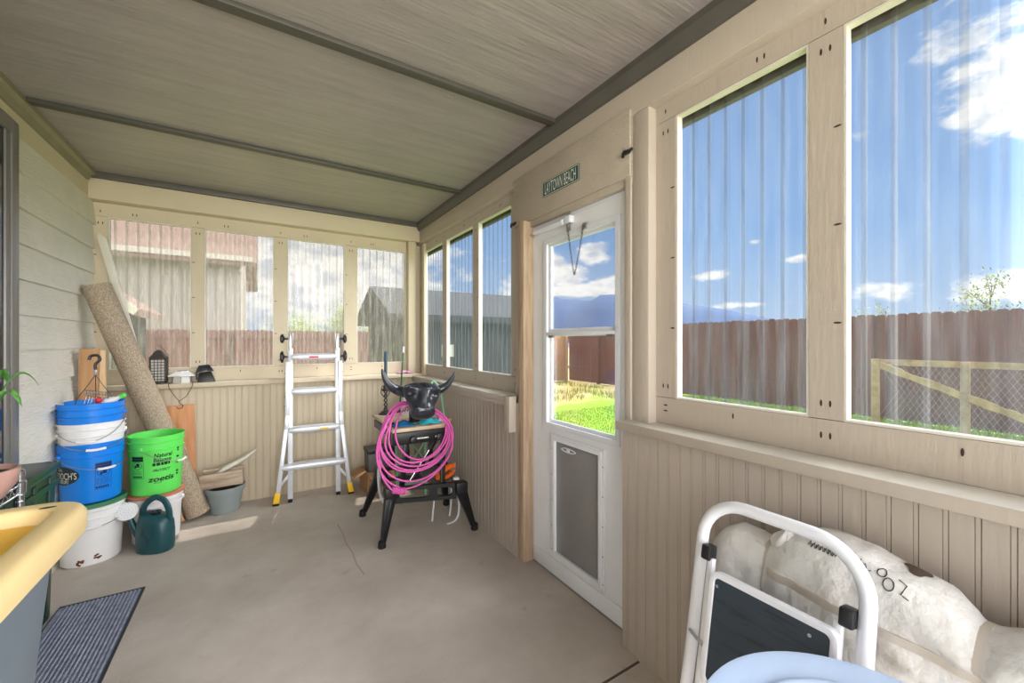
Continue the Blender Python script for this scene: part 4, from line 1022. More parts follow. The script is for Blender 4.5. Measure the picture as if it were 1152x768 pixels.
for i in range(6):
    a = PI / 3 * i + PI / 6; MB().beam((.066 * math.cos(a), .066 * math.sin(a), .004), (.061 * math.cos(a), .061 * math.sin(a), .056), .006, .006).build('lamp_rib', M['casing'], sl)
hw = MB().tube(smooth_pts([(-.075, -.062, .01), (-.07, -.080, -.03), (-.035, -.086, -.095), (-.008, -.088, -.135)], 6), .0025, 6).tube(smooth_pts([(.075, -.062, .01), (.07, -.080, -.03), (.035, -.086, -.10), (-.008, -.088, -.135)], 6), .0025, 6)
hw.tube(smooth_pts([(-.008, -.088, -.135), (-.004, -.088, -.155), (.014, -.088, -.17), (.008, -.088, -.192), (-.014, -.088, -.194), (-.022, -.088, -.182)], 5), .0028, 6)
hw.build('hanging_wire', M['wire'], sl)
sq = thing('solar_spotlight', 'black twin solar spotlight at the right of the clear lamp on the back sill', 'spotlight', (-.372, 4.20, 1.0455))
MB().hexa([(-.055, -.03, 0), (.065, -.03, 0), (.065, .04, 0), (-.055, .04, 0)], [(-.045, -.01, .075), (.035, -.01, .085), (.035, .04, .085), (-.045, .04, .075)]).build('lamp_head', M['black'], sq, bevel=.004)
MB().hexa([(-.055, -.02, .08), (.02, -.02, .095), (.02, .03, .095), (-.055, .03, .08)], [(-.05, -.0, .135), (.0, -.0, .142), (.0, .03, .142), (-.05, .03, .135)]).build('second_head', M['hull'], sq, bevel=.004)
MB().hexa([(.01, -.02, .088), (.055, -.02, .088), (.05, .03, .09), (.01, .03, .09)], [(.0, .0, .142), (.022, .0, .142), (.022, .03, .142), (.0, .03, .142)]).build('solar_panel', M['black'], sq, bevel=.003)
MB().tube([(-.06, 0, .02), (-.066, 0, .07), (-.05, .01, .12)], .006, 6).build('bracket', M['black'], sq)

# ================================================================== ladder
ld = thing('folding_ladder', 'aluminium folding ladder with yellow feet leaning on the back sill', 'ladder', (.420, 3.955, 0), math.radians(-4.2))
def LY(z): return .105 * z / 1.45                       # it leans back a little
def lp(x, z, dy=0): return (x, LY(z) + dy, z)
for s_ in (-1, 1):
    x = s_ * .190
    MB().beam(lp(x, .02, .012), lp(x, 1.32, .012), .040, .058, (0, 1, 0)).build('inner_rail', M['alu'], ld, bevel=.003)
    orl = MB()
    P = [lp(s_ * .285, .075), lp(s_ * .285 - s_ * .005, .10), lp(s_ * .222, .62), lp(s_ * .2245 - s_ * .012, .74), lp(s_ * .212, 1.20)]
    for a, b in zip(P[1:], P[2:]): orl.beam(Vector(a) + Vector((0, -.012, 0)), Vector(b) + Vector((0, -.012, .004)), .034, .066, (0, 1, 0))
    orl.build('outer_rail', M['alu'], ld, bevel=.003)
    ft = MB().hexa([(s_ * .295 - .024, -.050, .018), (s_ * .295 + .024, -.050, .018), (s_ * .295 + .024, .034, .018), (s_ * .295 - .024, .034, .018)], [(s_ * .282 - .021, -.046, .105), (s_ * .282 + .021, -.046, .105), (s_ * .282 + .021, .034, .105), (s_ * .282 - .021, .034, .105)]).build('foot', M['yellow'], ld, bevel=.004)
    MB().box(s_ * .296 - .024, s_ * .296 + .024, -.05, .034, 0, .018).build('rubber_pad', M['rubber'], ft, bevel=.004)
    MB().box(x - .016, x + .016, -.018, .044, 0, .03).build('rail_end_cap', M['rubber'], ld, bevel=.002)
    MB().beam(lp(s_ * .158, .285, -.01), lp(s_ * .262, .155, -.01), .022, .010, (0, 1, 0)).build('brace', M['alu'], ld, bevel=.002)
    MB().beam(lp(x, .10, .085), lp(x, 1.32, .03), .030, .05, (0, 1, 0)).build('rear_rail', M['alu'], ld, bevel=.003)
    hp = MB().beam(lp(x, 1.30, .0), lp(x, 1.455, .0), .022, .062, (0, 1, 0)).beam(lp(x - s_ * .018, 1.36, .0), lp(x - s_ * .018, 1.46, .0), .006, .075, (0, 1, 0))
    h_ = hp.build('hinge_plate', M['steel'], ld, bevel=.004)
    for z, r_ in ((1.405, .040), (1.245, .052)):
        T = Matrix.Translation((x + s_ * .018, LY(z), z)) @ Matrix.Rotation(s_ * PI / 2, 4, 'Y')
        kb = MB().lathe([(.010, 0), (.010, .028), (.024, .032), (r_, .040), (r_, .052), (r_ * .6, .062), (0, .064)], 10, mat=T)
        kb.build('lock_knob', M['black'], ld, smooth=25)
    hs_ = MB()
    for z in (.42, .5, .82, .90, 1.1): hs_.lathe([(.006, 0), (.006, .004), (0, .005)], 10, mat=Matrix.Translation((s_ * (.222 + (0.06 * (.62 - z) / .5 if z < .62 else -.004)) + s_ * .014, LY(z) - .0, z)) @ Matrix.Rotation(s_ * PI / 2, 4, 'Y'))
    hs_.build('rail_pins', M['black'], ld)
for z, hw_, nm in ((1.245, .178, 0), (.945, .182, 0), (.615, .196, 0), (.305, .255, 0)):
    rings = []
    for k in range(13):
        u = -1 + 2 * k / 12; x = u * hw_; g = 1 - .35 * abs(u) ** 6
        pts = []
        for i in range(16):
            a = 2 * PI * i / 16; c, s2 = math.cos(a), math.sin(a)
            pts.append((x, LY(z) - .026 + .050 * math.copysign(abs(c) ** .5, c) * (.85 + .15 * (1 - abs(u) ** 6)), z + .030 * g * math.copysign(abs(s2) ** .6, s2) - .002 * (1 - g)))
        rings.append(pts)
    rg = MB().loft(rings).build('rung', M['alu'], ld, smooth=40)
    if z > 1.2:
        MB().box(-.045, .03, LY(z) - .0775, LY(z) - .0755, z - .009, z + .007).build('red_label', M['red'], rg)
    if .6 < z < .7:
        MB().box(.04, .11, LY(z) - .0775, LY(z) - .0755, z - .009, z + .007).build('yellow_label', M['yellow'], rg)

# ================================================================== folding workbench
BO = Vector((1.0, 2.95, 0))
bn = thing('folding_workbench', 'black folding workbench in the far corner, bull head and pink rope hung over its front', 'workbench', BO)
q = lambda x, y, z: (x - BO.x, y - BO.y, z)
top4 = {'fl': (.765, 2.79), 'fr': (1.215, 2.635), 'bl': (.815, 3.28), 'br': (1.275, 3.12)}
feet = {'fl': (.70, 2.762), 'fr': (1.345, 2.672), 'bl': (.698, 3.35), 'br': (1.345, 3.20)}
for k in top4:
    (tx, ty), (fx, fy) = top4[k], feet[k]
    lg = MB().beam(q(tx, ty, .335), q(fx + (tx - fx) * .10, fy + (ty - fy) * .10, .034), .074, .058, (0, 1, 0), w2=.034, t2=.034)
    lg.beam(q(tx, ty - .031, .30), q(fx + (tx - fx) * .16, fy + (ty - fy) * .16 - .018, .06), .020, .008, (0, 1, 0), w2=.012)
    l_ = lg.build('leg', M['blackmetal'], bn, bevel=.006)
    MB().lathe([(.024, 0), (.027, .006), (.024, .042), (.018, .048), (0, .048)], 16, mat=Matrix.Translation(q(fx, fy, 0))).build('foot_pad', M['rubber'], l_)
    MB().beam(q(tx, ty, .31), q(tx, ty, .388), .086, .07, (0, 1, 0)).build('corner_block', M['black'], bn, bevel=.008)
def rail(nm, a, b):
    A, B_ = Vector((a[0], a[1], 0)), Vector((b[0], b[1], 0)); mb = MB()
    L_ = (B_ - A).length; ang = math.atan2(B_.y - A.y, B_.x - A.x)
    T = Matrix.Translation(q(A.x, A.y, 0)) @ Matrix.Rotation(ang, 4, 'Z') @ Matrix(((1, 0, 0, 0), (0, 0, 1, -.014), (0, 1, 0, 0), (0, 0, 0, 1)))
    # pressed beam with two slots
    def ring(x0, x1): 
        o = rrect(x0, x1, .272, .384, .004, 4); i = rrect(x0 + .028, x1 - .028, .298, .358, .022, 4); frame_prism(mb, o, i, .028, mat=T)
    ring(.03, L_ * .60); ring(L_ * .60, L_ - .03)
    mb.build(nm, M['blackmetal'], bn, smooth=30)
rail('front_rail', top4['fl'], top4['fr']); rail('back_rail', top4['bl'], top4['br'])
for a, b in (('fl', 'bl'), ('fr', 'br')):
    MB().beam(q(*top4[a], .345), q(*top4[b], .345), .03, .05).build('side_rail', M['blackmetal'], bn, bevel=.004)
MB().tube(smooth_pts([q(.800, 3.22, .41), q(.772, 3.14, .36), q(.745, 2.98, .285), q(.740, 2.85, .265), q(.765, 2.80, .262)], 6), .0145, 10).build('side_tube', M['alu'], bn)
tr = MB()
for i in range(9):
    x = 1.065 + i * .021; tr.box(x - BO.x, x + .016 - BO.x, 2.735 - BO.y, 3.13 - BO.y, .352 + (.004 if i % 2 else 0), .372 + (.004 if i % 2 else 0))
tr.box(1.062 - BO.x, 1.255 - BO.x, 2.735 - BO.y, 3.13 - BO.y, .344, .356)
tr.build('step_tray', M['greybin'], bn, smooth=0)
for a, b, w in ((q(.845, 2.80, .37), q(.885, 2.815, .70), .034), (q(1.105, 2.70, .37), q(1.15, 2.80, .70), .034), (q(.90, 3.23, .37), q(.90, 3.25, .74), .034), (q(1.19, 3.14, .37), q(1.19, 3.2, .74), .034),
                (q(.93, 2.82, .385), q(1.135, 2.835, .70), .024), (q(1.02, 3.20, .385), q(.90, 2.86, .70), .020)):
    MB().beam(a, b, w, .022, (0, 1, 0)).build('strut', M['blackmetal'], bn, bevel=.003)
MB().tube([q(.885, 2.775, .40), q(1.04, 2.79, .60)], .0035, 8).build('crank_rod', M['steel'], bn)
fb = MB().hexa([q(.765, 2.738, .672), q(1.185, 2.725, .672), q(1.185, 2.79, .672), q(.765, 2.80, .672)], [q(.770, 2.732, .758), q(1.18, 2.719, .758), q(1.18, 2.79, .758), q(.77, 2.80, .758)])
fbo = fb.build('front_bar', M['black'], bn, bevel=.01)
mk = MB()
for i, (x, w) in enumerate(((.905, .018), (.926, .008), (.936, .010), (.949, .008), (.960, .011), (.974, .009), (.986, .012), (1.001, .009), (1.06, .012))):
    V = [q(xx, 2.7290 - (xx - .77) * .0317, zz) for xx, zz in ((x, .704), (x + w, .704), (x + w, .714), (x, .714))]; mk.add(V, [(0, 1, 2, 3)])
mk.build('worn_lettering', M['wht_ink'], fbo, smooth=0)
for x in (.82, 1.16): MB().beam(q(x, 2.79, .715), q(x, 3.40, .715), .045, .06).build('top_arm', M['black'], bn, bevel=.004)
for x in (.90, 1.09): MB().lathe([(0, 0), (.026, .004), (.024, .03), (.012, .034), (0, .034)], 12, mat=Matrix.Translation(q(x, 2.733, .705)) @ Matrix.Rotation(PI / 2, 4, 'X')).build('crank_hub', M['black'], bn)
MB().box(.765 - BO.x, 1.185 - BO.x, 2.745 - BO.y, 2.90 - BO.y, .759, .784).build('front_jaw', M['jaw'], bn, bevel=.003)
MB().box(.790 - BO.x, 1.235 - BO.x, 3.12 - BO.y, 3.44 - BO.y, .759, .784).build('rear_jaw', M['jaw'], bn, bevel=.003)

# roping dummy head
HP0, HP1 = Vector((.985, 2.80, 1.055)), Vector((.957, 2.685, .880))
hd = thing('bull_head', 'dark grey plastic bull head with long horns over the workbench front', 'roping dummy', (.985, 2.90, .785))
axis = (HP1 - HP0); LN = axis.length; az_ = axis.normalized(); ax_ = Vector((1, 0, 0)); ax_ = (ax_ - az_ * ax_.dot(az_)).normalized(); ay_ = az_.cross(ax_) * -1
if ay_.z < 0: ay_ = -ay_
prof = [(-.06, .070, .035, -.02), (-.03, .105, .055, -.01), (.04, .130, .072, .0), (.14, .136, .082, .0), (.26, .126, .088, -.002), (.38, .112, .084, -.006), (.50, .101, .076, -.008), (.62, .092, .070, -.008), (.74, .086, .066, -.006), (.84, .085, .066, -.004), (.94, .086, .066, -.002), (1.02, .080, .060, -.004), (1.08, .062, .046, -.008), (1.11, .034, .026, -.010)]
prof = [tuple(v) for v in prof]
rings = []; NS = 40
def lerp_prof(t):
    for a, b in zip(prof, prof[1:]):
        if a[0] <= t <= b[0]:
            u = (t - a[0]) / (b[0] - a[0]); u = u * u * (3 - 2 * u) if False else u
            return [a[k] + (b[k] - a[k]) * u for k in (1, 2, 3)]
    return list(prof[-1][1:])
for k in range(60):
    t = -.06 + 1.17 * k / 59; w, h, off = lerp_prof(t); row = []
    for i in range(NS):
        a = 2 * PI * i / NS; c, s2 = math.cos(a), math.sin(a)
        x = w * math.copysign(abs(c) ** .85, c); y = h * math.copysign(abs(s2) ** .85, s2)
        top = max(0, s2)
        g = lambda m_, sd: math.exp(-((t - m_) / sd) ** 2)
        # brow bulge, eye hollow below it, nasal ridge, groove either side, nostril lip
        for m_, sd, an, aw, am in ((.22, .07, .78, .26, .024), (.36, .065, .66, .24, -.024), (.42, .16, 1.12, .16, -.014), (.55, .24, PI / 2, .24, .020), (.15, .10, PI / 2, .35, -.006), (.62, .16, .75, .30, -.008), (.90, .06, .95, .25, .009), (.97, .045, .80, .16, -.012), (.45, .15, .05, .25, .010)):
            for an2 in (an, PI - an):
                da = abs((a - an2 + PI) % (2 * PI) - PI); dis = am * g(m_, sd) * math.exp(-(da / aw) ** 2)
                x += c * dis; y += s2 * dis
                if abs(an - PI / 2) < .01: break
        p = HP0 + az_ * (t * LN) + ax_ * x + ay_ * (y + off)
        row.append(tuple(p - hd.location))
    rings.append(row)
bh = MB().loft(rings).build('head', M['hull'], hd, smooth=70)
hq = lambda p: Vector(p) - hd.location
for s_, pts in ((-1, [(.935, 2.79, 1.028), (.885, 2.81, 1.024), (.835, 2.87, 1.036), (.785, 2.86, 1.068), (.748, 2.855, 1.115), (.728, 2.85, 1.165), (.722, 2.85, 1.192)]),
                (1, [(1.035, 2.79, 1.024), (1.085, 2.81, 1.012), (1.13, 2.875, 1.012), (1.178, 2.865, 1.030), (1.222, 2.86, 1.066), (1.255, 2.855, 1.115), (1.267, 2.85, 1.150)])):
    sp_ = smooth_pts([hq(p) for p in pts], 5); n = len(sp_)
    MB().tube(sp_, [.036 * (1 - (i / (n - 1)) ** 1.5) + .006 * (1 - i / (n - 1)) + .003 for i in range(n)], 16).build('horn', M['hull'], hd, smooth=60)
pd = MB()
for i in range(9):
    u = (i - 4) * .017
    pd.tube(smooth_pts([HP0 + az_ * (LN * tt) + ax_ * (u + .004 * k) + ay_ * (hh - abs(u) * .22) - hd.location for k, (tt, hh) in enumerate(((-.03, .052), (.04, .073), (.11, .081), (.18, .082)))], 3), .0058, 6)
pd.build('hair_ridges', M['hull'], hd)
nk = MB().tube([hq((.985, 2.955, .785)), hq((.985, 2.945, .90)), hq((.985, 2.87, 1.01)), hq((.985, 2.80, 1.035))], [.04, .04, .042, .04], 14).build('neck_post', M['black'], hd)
for s_ in (-1, 1):
    e = HP0 + az_ * (LN * .97) + ax_ * (s_ * .050) + ay_ * .028
    MB().lathe([(0, -.004), (.012, -.003), (.013, .001), (.006, .003), (0, .002)], 12, mat=Matrix.Translation(e - hd.location) @ (az_ * .6 + ax_ * s_ * .6 + ay_ * .5).to_track_quat('Z', 'Y').to_matrix().to_4x4() @ Matrix.Scale(.7, 4, (0, 1, 0))).build('nostril', M['black'], hd)

# pink rope: one long coil, loop after loop
loops = [(.955, .752, .176, .172, 2.700), (.950, .748, .182, .178, 2.690), (.925, .735, .222, .200, 2.694), (.928, .732, .226, .208, 2.680), (.912, .722, .250, .222, 2.686), (.915, .715, .252, .230, 2.672), (.908, .668, .262, .268, 2.664)]
rp = []
NL = 44
for k in range(len(loops)):
    A = loops[k]; B2 = loops[min(k + 1, len(loops) - 1)]
    for i in range(NL):
        u = i / NL; m5 = [A[j] + (B2[j] - A[j]) * u for j in range(5)]
        a = PI / 2 - 2 * PI * u
        x = m5[0] + m5[2] * math.cos(a) ; z = m5[1] + m5[3] * math.sin(a)
        if k == len(loops) - 1 and z < .62: x -= (.62 - z) * .25 * (1 if math.cos(a) > -.3 else .2)
        yy = m5[4] + .004 * math.sin(a * 3 + k * 2) + (.17 * max(0, (z - .80) / .13) ** 1.5)
        x += .006 * math.sin(a * 2 + k * 1.7); z += .006 * math.cos(a * 2 + k * 2.3)
        rp.append((x, yy, z))
rope = thing('pink_rope_coil', 'coil of bright pink rope hanging over the front of the workbench under the bull head', 'rope', (.95, 2.68, .75))
MB().tube([Vector(p) - rope.location for p in rp], .0064, 8).build('coil', M['pink'], rope, smooth=60)
tl_ = smooth_pts([(.655, 2.664, .62), (.668, 2.655, .53), (.715, 2.645, .44), (.765, 2.64, .400), (.83, 2.64, .385)], 6)
MB().tube([Vector(p) - rope.location for p in tl_], .0064, 8).build('tail', M['pink'], rope)
wr = MB()
for i in range(7):
    c = Vector((.742 + i * .0125, 2.645, .413 - i * .0035)); wr.tube([c + Vector((.003 * math.sin(a), .016 * math.cos(a), .018 * math.sin(a))) - rope.location for a in [2 * PI * j / 14 for j in range(14)]], .006, 6, closed=True)
wr.build('knot', M['pink'], rope)

# things on and round the bench
cs = thing('candlestick', 'dark metal candlestick on the left back corner of the workbench', 'candlestick', (.885, 3.375, .784))
MB().lathe([(0, 0), (.058, 0), (.058, .005), (.040, .020), (.018, .034), (.014, .05), (0, .05)], 24).build('base', M['pewter'], cs)
tw = MB()
for ph_ in (0, PI):
    tw.tube([(.011 * math.cos(ph_ + i * .55), .011 * math.sin(ph_ + i * .55), .045 + i * .0062) for i in range(24)], .006, 6)
tw.build('twisted_stem', M['pewter'], cs)
cp_ = MB().lathe([(.010, .185), (.026, .190), (.032, .20), (.032, .206), (.02, .206), (.02, .235), (.016, .235), (0, .206)], 18)
for a in (0.4, 2.5, 4.6):
    cp_.tube(smooth_pts([(.012 * math.cos(a), .012 * math.sin(a), .14), (.038 * math.cos(a), .038 * math.sin(a), .17), (.034 * math.cos(a), .034 * math.sin(a), .215), (.024 * math.cos(a), .024 * math.sin(a), .235)], 4), .004, 6)
cp_.build('cup', M['pewter'], cs)
cd = MB().lathe([(0, 0), (.0135, 0), (.0125, .30), (.011, .305), (0, .306)], 14).tube([(0, 0, .305), (.001, 0, .316)], .0012, 5).build('taper_candle', M['candle'], loc=(.885, 3.375, .9915))
tag(cd, 'dark blue-green taper candle standing in the candlestick', 'candle')
st = MB().tube([(1.150, 4.02, .0), (1.215, 4.05, .95), (1.238, 4.055, 1.27)], [.0085, .008, .007], 8).build('garden_stake', M['stake'])
tag(st, 'thin green garden stake leaning in the corner behind the bull head', 'stake')
MB().tube([(1.2378, 4.055, 1.268), (1.242, 4.056, 1.33)], [.010, .009], 10).build('white_tip', M['white'], st)
cm = MB(); rr = random.Random(9)
rows = []
for i in range(9):
    row = []
    for j in range(9):
        u, v_ = i / 8 - .5, j / 8 - .5
        row.append((u * .16, v_ * .11, .006 + .030 * math.exp(-(u * u + v_ * v_) * 9) + .018 * abs(noise.noise(Vector((u * 9, v_ * 9, 1))))))
    rows.append(row)
def sheet(rows, th=.003):
    n, m_ = len(rows), len(rows[0]); V = [p for r in rows for p in r] + [(p[0], p[1], max(p[2] - th, .0)) for r in rows for p in r]; o = n * m_; F = []
    for i in range(n - 1):
        for j in range(m_ - 1):
            a, b, c, d = i * m_ + j, (i + 1) * m_ + j, (i + 1) * m_ + j + 1, i * m_ + j + 1
            F += [(a, b, c, d), (o + d, o + c, o + b, o + a)]
    bd_ = [i * m_ for i in range(n)] + [(n - 1) * m_ + j for j in range(1, m_)] + [i * m_ + m_ - 1 for i in range(n - 2, -1, -1)] + [j for j in range(m_ - 2, 0, -1)]
    for i in range(len(bd_)):
        a, b = bd_[i], bd_[(i + 1) % len(bd_)]; F.append((a, o + a, o + b, b))
    return MB().add(V, F)
c = sheet(rows).build('pink_rag', M['pinkpale'], smooth=80, loc=(1.30, 4.20, 1.0455)); tag(c, 'small pale pink rag on the sill in the far corner', 'rag')
def rag(name, x, y, z, sx, sy, hgt, mat, seed, lab):
    rows = []
    for i in range(11):
        row = []
        for j in range(11):
            u, v_ = i / 10 - .5, j / 10 - .5
            e = 1 + .22 * noise.noise(Vector((math.atan2(v_, u) * 1.2, seed, 0)))
            row.append((u * sx * e, v_ * sy * e, .003 + hgt * math.exp(-(u * u + v_ * v_) * 7) * (1 + .9 * noise.noise(Vector((u * 7, v_ * 7, seed)))) + .004 * abs(noise.noise(Vector((u * 16, v_ * 16, seed))))))
        rows.append(row)
    return tag(sheet(rows).build(name, M[mat], smooth=80, loc=(x, y, z)), lab, 'rag')
rag('blue_cloth', .865, 2.835, .7845, .15, .10, .035, 'bluecloth', 3.1, 'dark blue cloth on the left front of the workbench top')
rag('aqua_cloth', 1.055, 2.83, .7845, .16, .11, .04, 'aqua', 5.7, 'aqua cloth under the muzzle of the bull head')
rag('pink_cloth', 1.145, 2.845, .7845, .09, .09, .035, 'pinkpale', 8.2, 'pale pink cloth at the right end of the workbench top')
pl_ = thing('black_pliers', 'black tool beside the candlestick on the workbench top', 'tool', (.995, 3.30, .785), .4)
MB().tube(smooth_pts([(-.10, .0, .012), (-.04, .022, .02), (.0, .008, .024), (.05, .012, .022)], 5), .011, 8).tube(smooth_pts([(-.10, .05, .012), (-.04, .022, .022), (.0, .008, .024)], 5), .010, 8).build('handles', M['black'], pl_)
MB().beam((.04, .01, .022), (.11, .012, .022), .03, .02, w2=.012).build('jaws', M['pewter'], pl_, bevel=.003)
cb = thing('wire_loop', 'loose loops of pale wire standing behind the bull head', 'wire', (1.02, 3.22, .785))
w_ = MB()
for k, (rx_, rz2, dx_) in enumerate(((.045, .075, 0), (.055, .085, .02), (.04, .06, -.02), (.06, .05, .05))):
    w_.tube([(dx_ + rx_ * math.cos(a), .02 * math.sin(a + k), rz2 + .003 + rz2 * math.sin(a)) for a in [2 * PI * i / 28 for i in range(28)]], .0028, 5, closed=True)
w_.build('wires', M['white'], cb)
hz = thing('green_hose_loop', 'loop of grey-green hose behind the right horn of the bull head', 'hose', (1.26, 3.25, .785))
MB().tube(smooth_pts([(-.05, .03, .02), (-.02, .06, .17), (.02, .09, .25), (.07, .06, .18), (.085, .02, .02), (.075, -.03, -.16), (.06, -.05, -.34)], 6), .010, 8).build('hose', M['mint'], hz)
wd = MB().box(1.15, 1.265, 2.905, 2.945, .7605, .7855).build('wood_stick', M['orange'] if False else M['oak'], bevel=.002); tag(wd, 'short orange-brown stick poking out at the right of the workbench top', 'stick')
kb = MB().hexa([(.93, 2.92, .785), (1.07, 2.92, .785), (1.07, 3.02, .785), (.93, 3.02, .785)], [(.95, 2.93, .835), (1.05, 2.93, .835), (1.05, 3.01, .835), (.95, 3.01, .835)])
# orange spring clamp on the step tray
cp = thing('spring_clamp', 'orange plastic spring clamp on the right end of the workbench step', 'clamp', (1.165, 2.775, .378), .35)
def crescent(pts, ws, th):
    mb = MB(); P = smooth_pts(pts, 5); n = len(P); L1, L2 = [], []
    for i, p in enumerate(P):
        d = (P[min(i + 1, n - 1)] - P[max(i - 1, 0)]).normalized(); s2 = Vector((-d.z, 0, d.x)); w = ws[0] + (ws[1] - ws[0]) * math.sin(PI * i / (n - 1))
        L1.append((p.x + s2.x * w, p.z + s2.z * w)); L2.append((p.x - s2.x * w, p.z - s2.z * w))
    return mb.prism(L1 + L2[::-1], th, mat=Matrix(((1, 0, 0, 0), (0, 0, 1, -th / 2), (0, 1, 0, 0), (0, 0, 0, 1))))
crescent([(-.085, 0, .018), (-.06, 0, .045), (0, 0, .075), (.06, 0, .082), (.082, 0, .072)], (.008, .016), .034).build('upper_jaw', M['orange'], cp, bevel=.004)
crescent([(-.085, 0, .020), (-.06, 0, .012), (0, 0, .012), (.05, 0, .026), (.075, 0, .048)], (.008, .011), .034).build('lower_jaw', M['orange'], cp, bevel=.004)
MB().lathe([(.009, -.022), (.009, .022)], 10, mat=Matrix.Translation((.045, 0, .055)) @ Matrix.Rotation(PI / 2, 4, 'X')).tube([(.075, 0, .06), (.09, 0, .10)], .007, 8).build('pivot', M['steel'], cp)
sw_ = MB().hexa([(1.19, 2.70, .379), (1.235, 2.69, .379), (1.245, 2.73, .379), (1.20, 2.74, .379)], [(1.195, 2.705, .394), (1.23, 2.695, .394), (1.235, 2.725, .394), (1.20, 2.735, .394)]).build('small_clip', M['white'], bevel=.003)
tag(sw_, 'small white clip beside the orange clamp', 'clip')
# white folding stand and mint frame behind
ws = thing('white_metal_stand', 'white bent-strip metal stand on the floor under the workbench', 'stand', (1.25, 2.98, 0))
o_ = ws.location
for pts in ([(1.129, 2.968, .0), (1.150, 2.985, .13), (1.175, 3.0, .31)], [(1.280, 2.985, .0), (1.305, 3.01, .12), (1.315, 3.03, .30)]):
    MB().tube([Vector(p) - o_ for p in smooth_pts(pts, 4)], .012, 6, sx=.5).build('leg', M['white'], ws)
MB().tube([Vector(p) - o_ for p in smooth_pts([(1.205, 2.85, .006), (1.275, 2.865, .010), (1.315, 2.885, .05), (1.325, 2.91, .16), (1.325, 2.96, .31)], 5)], .010, 6, sx=.5).build('curved_leg', M['white'], ws)
MB().tube([Vector(p) - o_ for p in ((1.175, 3.0, .305), (1.315, 3.03, .305), (1.325, 2.96, .305), (1.175, 3.0, .305))], .008, 6).build('top_ring', M['white'], ws)
mf = thing('mint_green_frame', 'mint green metal frame standing behind the workbench', 'metal frame', (1.15, 3.52, 0))
for x in (-.13, .13): MB().tube([(x, 0, 0), (x, .02, .74)], .013, 8).build('upright', M['mint'], mf)
gb = MB()
for i, z in enumerate((.12, .30, .48, .66, .73)): gb.tube([(-.13, .01, z), (.13, .01, z)], .010, 8)
gb.tube([(-.13, .005, .12), (.13, .015, .48)], .008, 8).tube([(.13, .005, .30), (-.13, .015, .66)], .008, 8)
gb.build('crossbars', M['mint'], mf)
cbx = thing('cardboard_box', 'open brown cardboard box on the floor behind the workbench, left side', 'box', (.935, 3.90, 0), .10)
mb = MB()
W_, D_, H_, t_ = .115, .12, .20, .005
mb.box(-W_, W_, -D_, -D_ + t_, 0, H_).box(-W_, W_, D_ - t_, D_, 0, H_).box(-W_, -W_ + t_, -D_ + t_, D_ - t_, 0, H_).box(W_ - t_, W_, -D_ + t_, D_ - t_, 0, H_).box(-W_ + t_, W_ - t_, -D_ + t_, D_ - t_, 0, t_)
mb.build('box_walls', M['card'], cbx, smooth=0)
MB().hexa([(-W_, -D_ + .05, H_ - .004), (-W_, D_, H_ - .004), (-W_, D_, H_), (-W_, -D_ + .05, H_)], [(-.225, -D_ + .045, H_ - .055), (-.225, D_ - .01, H_ - .045), (-.225, D_ - .01, H_ - .04), (-.225, -D_ + .045, H_ - .05)]).build('left_flap', M['card'], cbx, smooth=0)
MB().hexa([(-W_, -D_, H_ - .004), (W_, -D_, H_ - .004), (W_, -D_, H_), (-W_, -D_, H_)], [(-W_ + .01, -D_ - .09, H_ - .06), (W_ - .01, -D_ - .09, H_ - .06), (W_ - .01, -D_ - .088, H_ - .055), (-W_ + .01, -D_ - .088, H_ - .055)]).build('front_flap', M['card'], cbx, smooth=0)
gc = thing('grey_crate', 'grey crate with a dark rim standing in the cardboard box', 'crate', (.945, 3.90, .006))
mb = MB(); mb.hexa([(-.085, -.085, 0), (.085, -.085, 0), (.085, .085, 0), (-.085, .085, 0)], [(-.10, -.10, .35), (.10, -.10, .35), (.10, .10, .35), (-.10, .10, .35)])
mb.build('crate_body', M['greybin'], gc, bevel=.006)
MB().box(-.106, .106, -.106, .106, .35, .385).build('crate_rim', M['black'], gc, bevel=.005)

# ================================================================== left foreground
mt_ = MB(); x0, x1 = -.87, -.545; u = x0 + .02; pr = [(x0, .005), (x0 + .018, .005)]
while u < x1 - .022: pr += [(u, .005), (u + .003, .009), (u + .009, .009), (u + .012, .005)]; u += .0165
pr += [(x1 - .018, .005), (x1, .005), (x1, .0004), (x0, .0004)]
fm = thing('door_mat', 'blue-grey ribbed door mat on the concrete floor', 'door mat', (0, 0, 0))
MB().prism([(a, b) for a, b in pr], .80, mat=Matrix(((1, 0, 0, 0), (0, 0, 1, 2.205), (0, 1, 0, 0), (0, 0, 0, 1)))).build('ribbed_pile', M['mat'], fm, smooth=0)
eb = MB(); frame_prism(eb, [(x0 - .004, 2.19), (x1 + .006, 2.19), (x1 + .006, 3.02), (x0 - .004, 3.02)], [(x0 + .0, 2.206), (x1 - .006, 2.206), (x1 - .006, 3.004), (x0 + .0, 3.004)], .0062, mat=Matrix.Translation((0, 0, .0003)))
eb.build('rubber_border', M['matedge'], fm, smooth=0)

